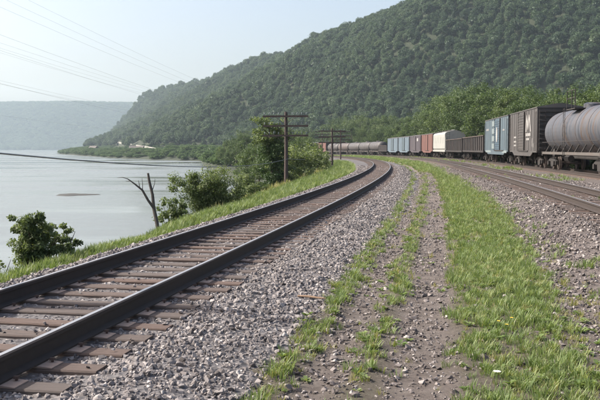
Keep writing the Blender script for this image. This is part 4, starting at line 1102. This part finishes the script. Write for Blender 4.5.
M['blue_pale'] = P_('pale_blue_patch', (.16, .195, .2), amount=.25)
M['lblue_box'] = P_('light_blue_boxcar', (.1, .138, .172), amount=.3)
M['red_box'] = P_('oxide_red_boxcar', (0.130, 0.055, 0.044), amount=.3)
M['plum_box'] = P_('dark_plum_boxcar', (0.052, 0.042, 0.052), amount=.3)
M['cream'] = P_('cream_hopper', (.29, .29, .27), amount=.18)
M['gon'] = P_('sooty_gondola', (.018, .0145, .014), amount=.4)
M['tank'] = P_('weathered_grey_tank', (.07, .079, .1), rust=(.075, .05, .038), amount=.8, lo=.46)
m, t, b = new_mat('streaked_grey_tank'); co = coords(t)
bandn = noise(t, mapping(t, co, (1.5, .22, .22)), 1.6, 7, .7); pat = noise(t, mapping(t, co, (1.6, .9, .7)), 1.3, 6, .7)
c = ramp(t, bandn, [(.28, (.022, .025, .034)), (.42, (.043, .048, .06)), (.52, (.075, .079, .092)), (.6, (.07, .046, .034)), (.75, (.035, .023, .018))])
c = mixc(t, ramp(t, pat, [(.5, (0, 0, 0)), (.68, (.75, .75, .75))]), c, mixc(t, noise(t, co, 3, 4), (.04, .026, .02), (.13, .125, .13)))
t.links.new(c, b.inputs['Base Color']); b.inputs['Roughness'].default_value = .55; bump(t, b, noise(t, co, 7, 5), .15, .01)
M['tank'] = m
M['tank_far'] = P_('rusty_white_tank', (.07, .067, .068), rust=(.045, .03, .026), amount=.85, lo=.42)
M['tank_dark'] = P_('dark_tank', (.07, .055, .052), amount=.5)
def s_at_y(y): return float(np.interp(y, TRAIN.y, TRAIN.s0 + np.arange(TRAIN.n) * DS))
cars = []
def put(root, s_near, L):
    x, y, h = TRAIN.at(s_near + L / 2); xa, ya, _ = TRAIN.at(s_near + 1.8); xb, yb, _ = TRAIN.at(s_near + L - 1.8)
    root.location = ((xa + xb) / 2, (ya + yb) / 2, Z_TRAIN + float(grade((ya + yb) / 2))); root.rotation_euler.z = math.atan2(yb - ya, xb - xa)
    cars.append((root.name, s_near, s_near + L)); return s_near + L + 1.25
s_box = s_at_y(58.0)
o = tankcar(15.6, M['tank'], 'weathered grey tank car with rust streaks and a railed platform, coupled to the brown boxcar'); put(o, s_box - 1.25 - 15.6, 15.6)
s = s_box
o = boxcar(12.4, (M['brown_box'], M['roof_dark'], M['brown_door'], M['black_end']), [(.2, 2.6)], 'grey brown boxcar with a tall white letter mark beside its door'); s = put(o, s, 12.4)
W_ = 1.53 + .024
logo = MB()
def stroke(xa, xb, za, zb, w):      # slanted bar in the side's plane
    logo.prism([(xa - w / 2, za), (xa + w / 2, za), (xb + w / 2, zb), (xb - w / 2, zb)], W_, W_ + .008)
for xa, xb, za, zb in ((-1.85, -2.1, 2.6, 3.85), (-2.62, -2.1, 2.75, 3.85), (-2.62, -3.1, 2.75, 3.85), (-3.75, -3.1, 2.6, 3.85)): stroke(xa, xb, za, zb, .3)
logo.build('letter_mark', M['white'], o)
bars(o, 'stencil_row', [(-1.75 - .3 * i, -1.75 - .3 * i - .22, 2.28, 2.5) for i in range(7)] + [(-1.9 - .27 * i, -1.9 - .27 * i - .2, 1.98, 2.14) for i in range(5)], W_, M['white'])
bars(o, 'stencil_row', [(-4.4, -4.55, 1.5, 2.1), (-4.9, -5.0, 1.45, 1.75)] + [(3.9 - .28 * i, 3.9 - .28 * i - .2, z, z + .13) for z in (1.55, 1.85, 2.2) for i in range(4)], W_, M['white'])
o = boxcar(15.6, (M['blue_box'], M['roof_dark'], M['blue_door'], M['black_end']), [(-1.5, 3.4)], 'faded blue boxcar with a white emblem on its door, behind the brown boxcar'); s = put(o, s, 15.6)
bars(o, 'pale_panel', [(.75, 2.3, 1.35 + .72 * i, 1.35 + .72 * i + .5) for i in range(4)], W_, M['blue_pale'])
em = MB(); em.prism([(-1.5 + .42 * math.cos(a), 2.65 + .72 * math.sin(a)) for a in np.linspace(0, 2 * math.pi, 18, endpoint=False)], 1.63, 1.637); em.build('emblem', M['white'], o)
bars(o, 'stencil_row', [(6.6 - .34 * i, 6.6 - .34 * i - .2, 3.15, 3.35) for i in range(6)] + [(-4.8 - .3 * i, -4.8 - .3 * i - .18, 2.95, 3.1) for i in range(4)], W_, M['white'])
bars(o, 'pale_sill', [(-7.2, -4.6, .98, 1.2), (3.0, 7.0, .98, 1.2)], 1.56, M['blue_pale'])
o = gondola(20.6, M['gon'], 'long black gondola car coupled to the faded blue boxcar'); s = put(o, s, 20.6)
o = gondola(20.6, M['gon'], 'long black gondola car coupled to the cream hopper'); s = put(o, s, 20.6)
o = hopper(16.2, M['cream'], 'cream covered hopper car between the gondola and the red boxcar'); s = put(o, s, 16.2)
o = boxcar(14.6, (M['red_box'], M['roof_dark'], M['red_box'], M['black_end']), [(0, 2.6)], 'oxide red boxcar coupled to the cream hopper'); s = put(o, s, 14.6)
o = boxcar(15.2, (M['plum_box'], M['roof_dark'], M['plum_box'], M['black_end']), [(.4, 2.8)], 'dark plum boxcar with a white panel between red and light blue cars'); s = put(o, s, 15.2)
bars(o, 'white_panel', [(-2.6, -4.2, 3.1, 3.7), (2.2, 2.5, 1.3, 3.9)], W_, M['white'])
for lb in ('light blue boxcar coupled to the dark plum boxcar', 'light blue boxcar, last before the low dark gondola on the curve'):
    o = boxcar(15.2, (M['lblue_box'], M['roof_dark'], M['blue_box'], M['black_end']), [(0, 3.0)], lb); s = put(o, s, 15.2)
o = gondola(13.0, M['gon'], 'short low dark gondola on the curve before the tank cars', H=2.5); s = put(o, s, 13.0)
for i, (mt, lb) in enumerate(((M['tank_far'], 'rusty pale tank car, first after the gondola on the curve'), (M['tank_far'], 'rusty pale tank car, second after the gondola on the curve'), (M['tank_far'], 'rusty pale tank car, third after the gondola on the curve'), (M['tank_dark'], 'dark brown tank car, fourth after the gondola on the curve'), (M['tank_far'], 'rusty pale tank car coupled to the far red boxcar'))):
    o = tankcar(14.5, mt, lb, None, 1.36, 2.4, False, False); s = put(o, s, 14.5)
o = boxcar(13.4, (M['red_box'], M['roof_dark'], M['red_box'], M['black_end']), [(0, 2.4)], 'red boxcar at the far end of the train, seen past the telegraph poles'); s = put(o, s, 13.4)
o = boxcar(13.4, (M['plum_box'], M['roof_dark'], M['plum_box'], M['black_end']), [(0, 2.4)], 'dark boxcar at the far end of the train, behind the bank bushes'); s = put(o, s, 13.4)

# ------------------------------------------------------------------ small things on the ground
def lane_pt(u, v, z=-.33):
    p = math.atan((200 - 148.5) / 835); c, s_ = math.cos(p), math.sin(p)
    a, bb = (u - 300) / 835, (200 - v) / 835
    dy, dz = c + bb * s_, -s_ + bb * c; t = (z - CAM_Z) / dz
    return t * a, t * dy
x, y = lane_pt(311, 302, -.33)
o = MB().tube([(-.17, 0, .012), (-.05, .01, .016), (.08, -.006, .014), (.18, .008, .012)], [.011, .014, .013, .008], 7).build('stick', M['stick'] if 'stick' in M else mat_flat('peeled_stick', (.26, .17, .11), .85, .25, 12), None, smooth=True)
o.location = (x, y, -.285); o.rotation_euler = (0, .03, -.35); tag(o, 'short peeled brown stick lying on the ballast edge', 'stick')
M['petal_white'] = mat_flat('white_petal', (.8, .78, .72), .7, .1, 20); M['petal_yellow'] = mat_flat('yellow_petal', (.75, .5, .06), .7, .2, 20); M['petal_orange'] = mat_flat('orange_petal', (.62, .27, .1), .7, .2, 20)
M['stemgreen'] = mat_flat('green_stem', (.1, .17, .04), .8, .2, 20)
def flower(u, v, H, rad, mat, label, group=None, n=8):
    x, y = lane_pt(u, v); root = empty('wildflower', (x, y, -.34)); tag(root, label, 'flower', group)
    MB().tube([(0, 0, 0), (.01, 0, H * .6), (.015, .005, H)], [.004, .003, .003], 5).build('stalk', M['stemgreen'], root)
    b = MB()
    for i in range(n):
        a = 2 * math.pi * i / n; c, s_ = math.cos(a), math.sin(a); w = rad * .32
        b.add([(.015, .005, H), (.015 + c * rad * .6 - s_ * w, .005 + s_ * rad * .6 + c * w, H + rad * .15), (.015 + c * rad, .005 + s_ * rad, H + rad * .1), (.015 + c * rad * .6 + s_ * w, .005 + s_ * rad * .6 - c * w, H + rad * .15)], [(0, 1, 2, 3)])
    b.build('petal', mat, root)
flower(495, 386, .12, .032, M['petal_white'], 'white wildflower standing alone in the grass strip', None, 14)
for u, v in ((497, 334), (505, 338), (510, 332)): flower(u, v, random.uniform(.12, .17), .02, M['petal_yellow'], 'small yellow wildflower in the grass strip', 'yellow wildflowers in the grass strip')

# ------------------------------------------------------------------ haze: the humid air over the valley
hz_o = MB().box(-6780, 3580, -370, 5980, -10.2, 420).build('haze', None, None)
m = bpy.data.materials.new('humid_air'); m.use_nodes = True; t = m.node_tree; t.nodes.remove(t.nodes['Principled BSDF'])
pv = N(t, 'ShaderNodeVolumePrincipled'); pv.inputs['Color'].default_value = (.72, .87, 1, 1); pv.inputs['Density'].default_value = .00011
pv.inputs['Anisotropy'].default_value = .2
t.links.new(pv.outputs[0], t.nodes['Material Output'].inputs['Volume']); hz_o.data.materials.append(m); tag(hz_o, kind='stuff', label='thin blue summer haze filling the valley')
hz_o.display_type = 'WIRE'
print('trees on hill', N_HILL, 'stones', len(P))
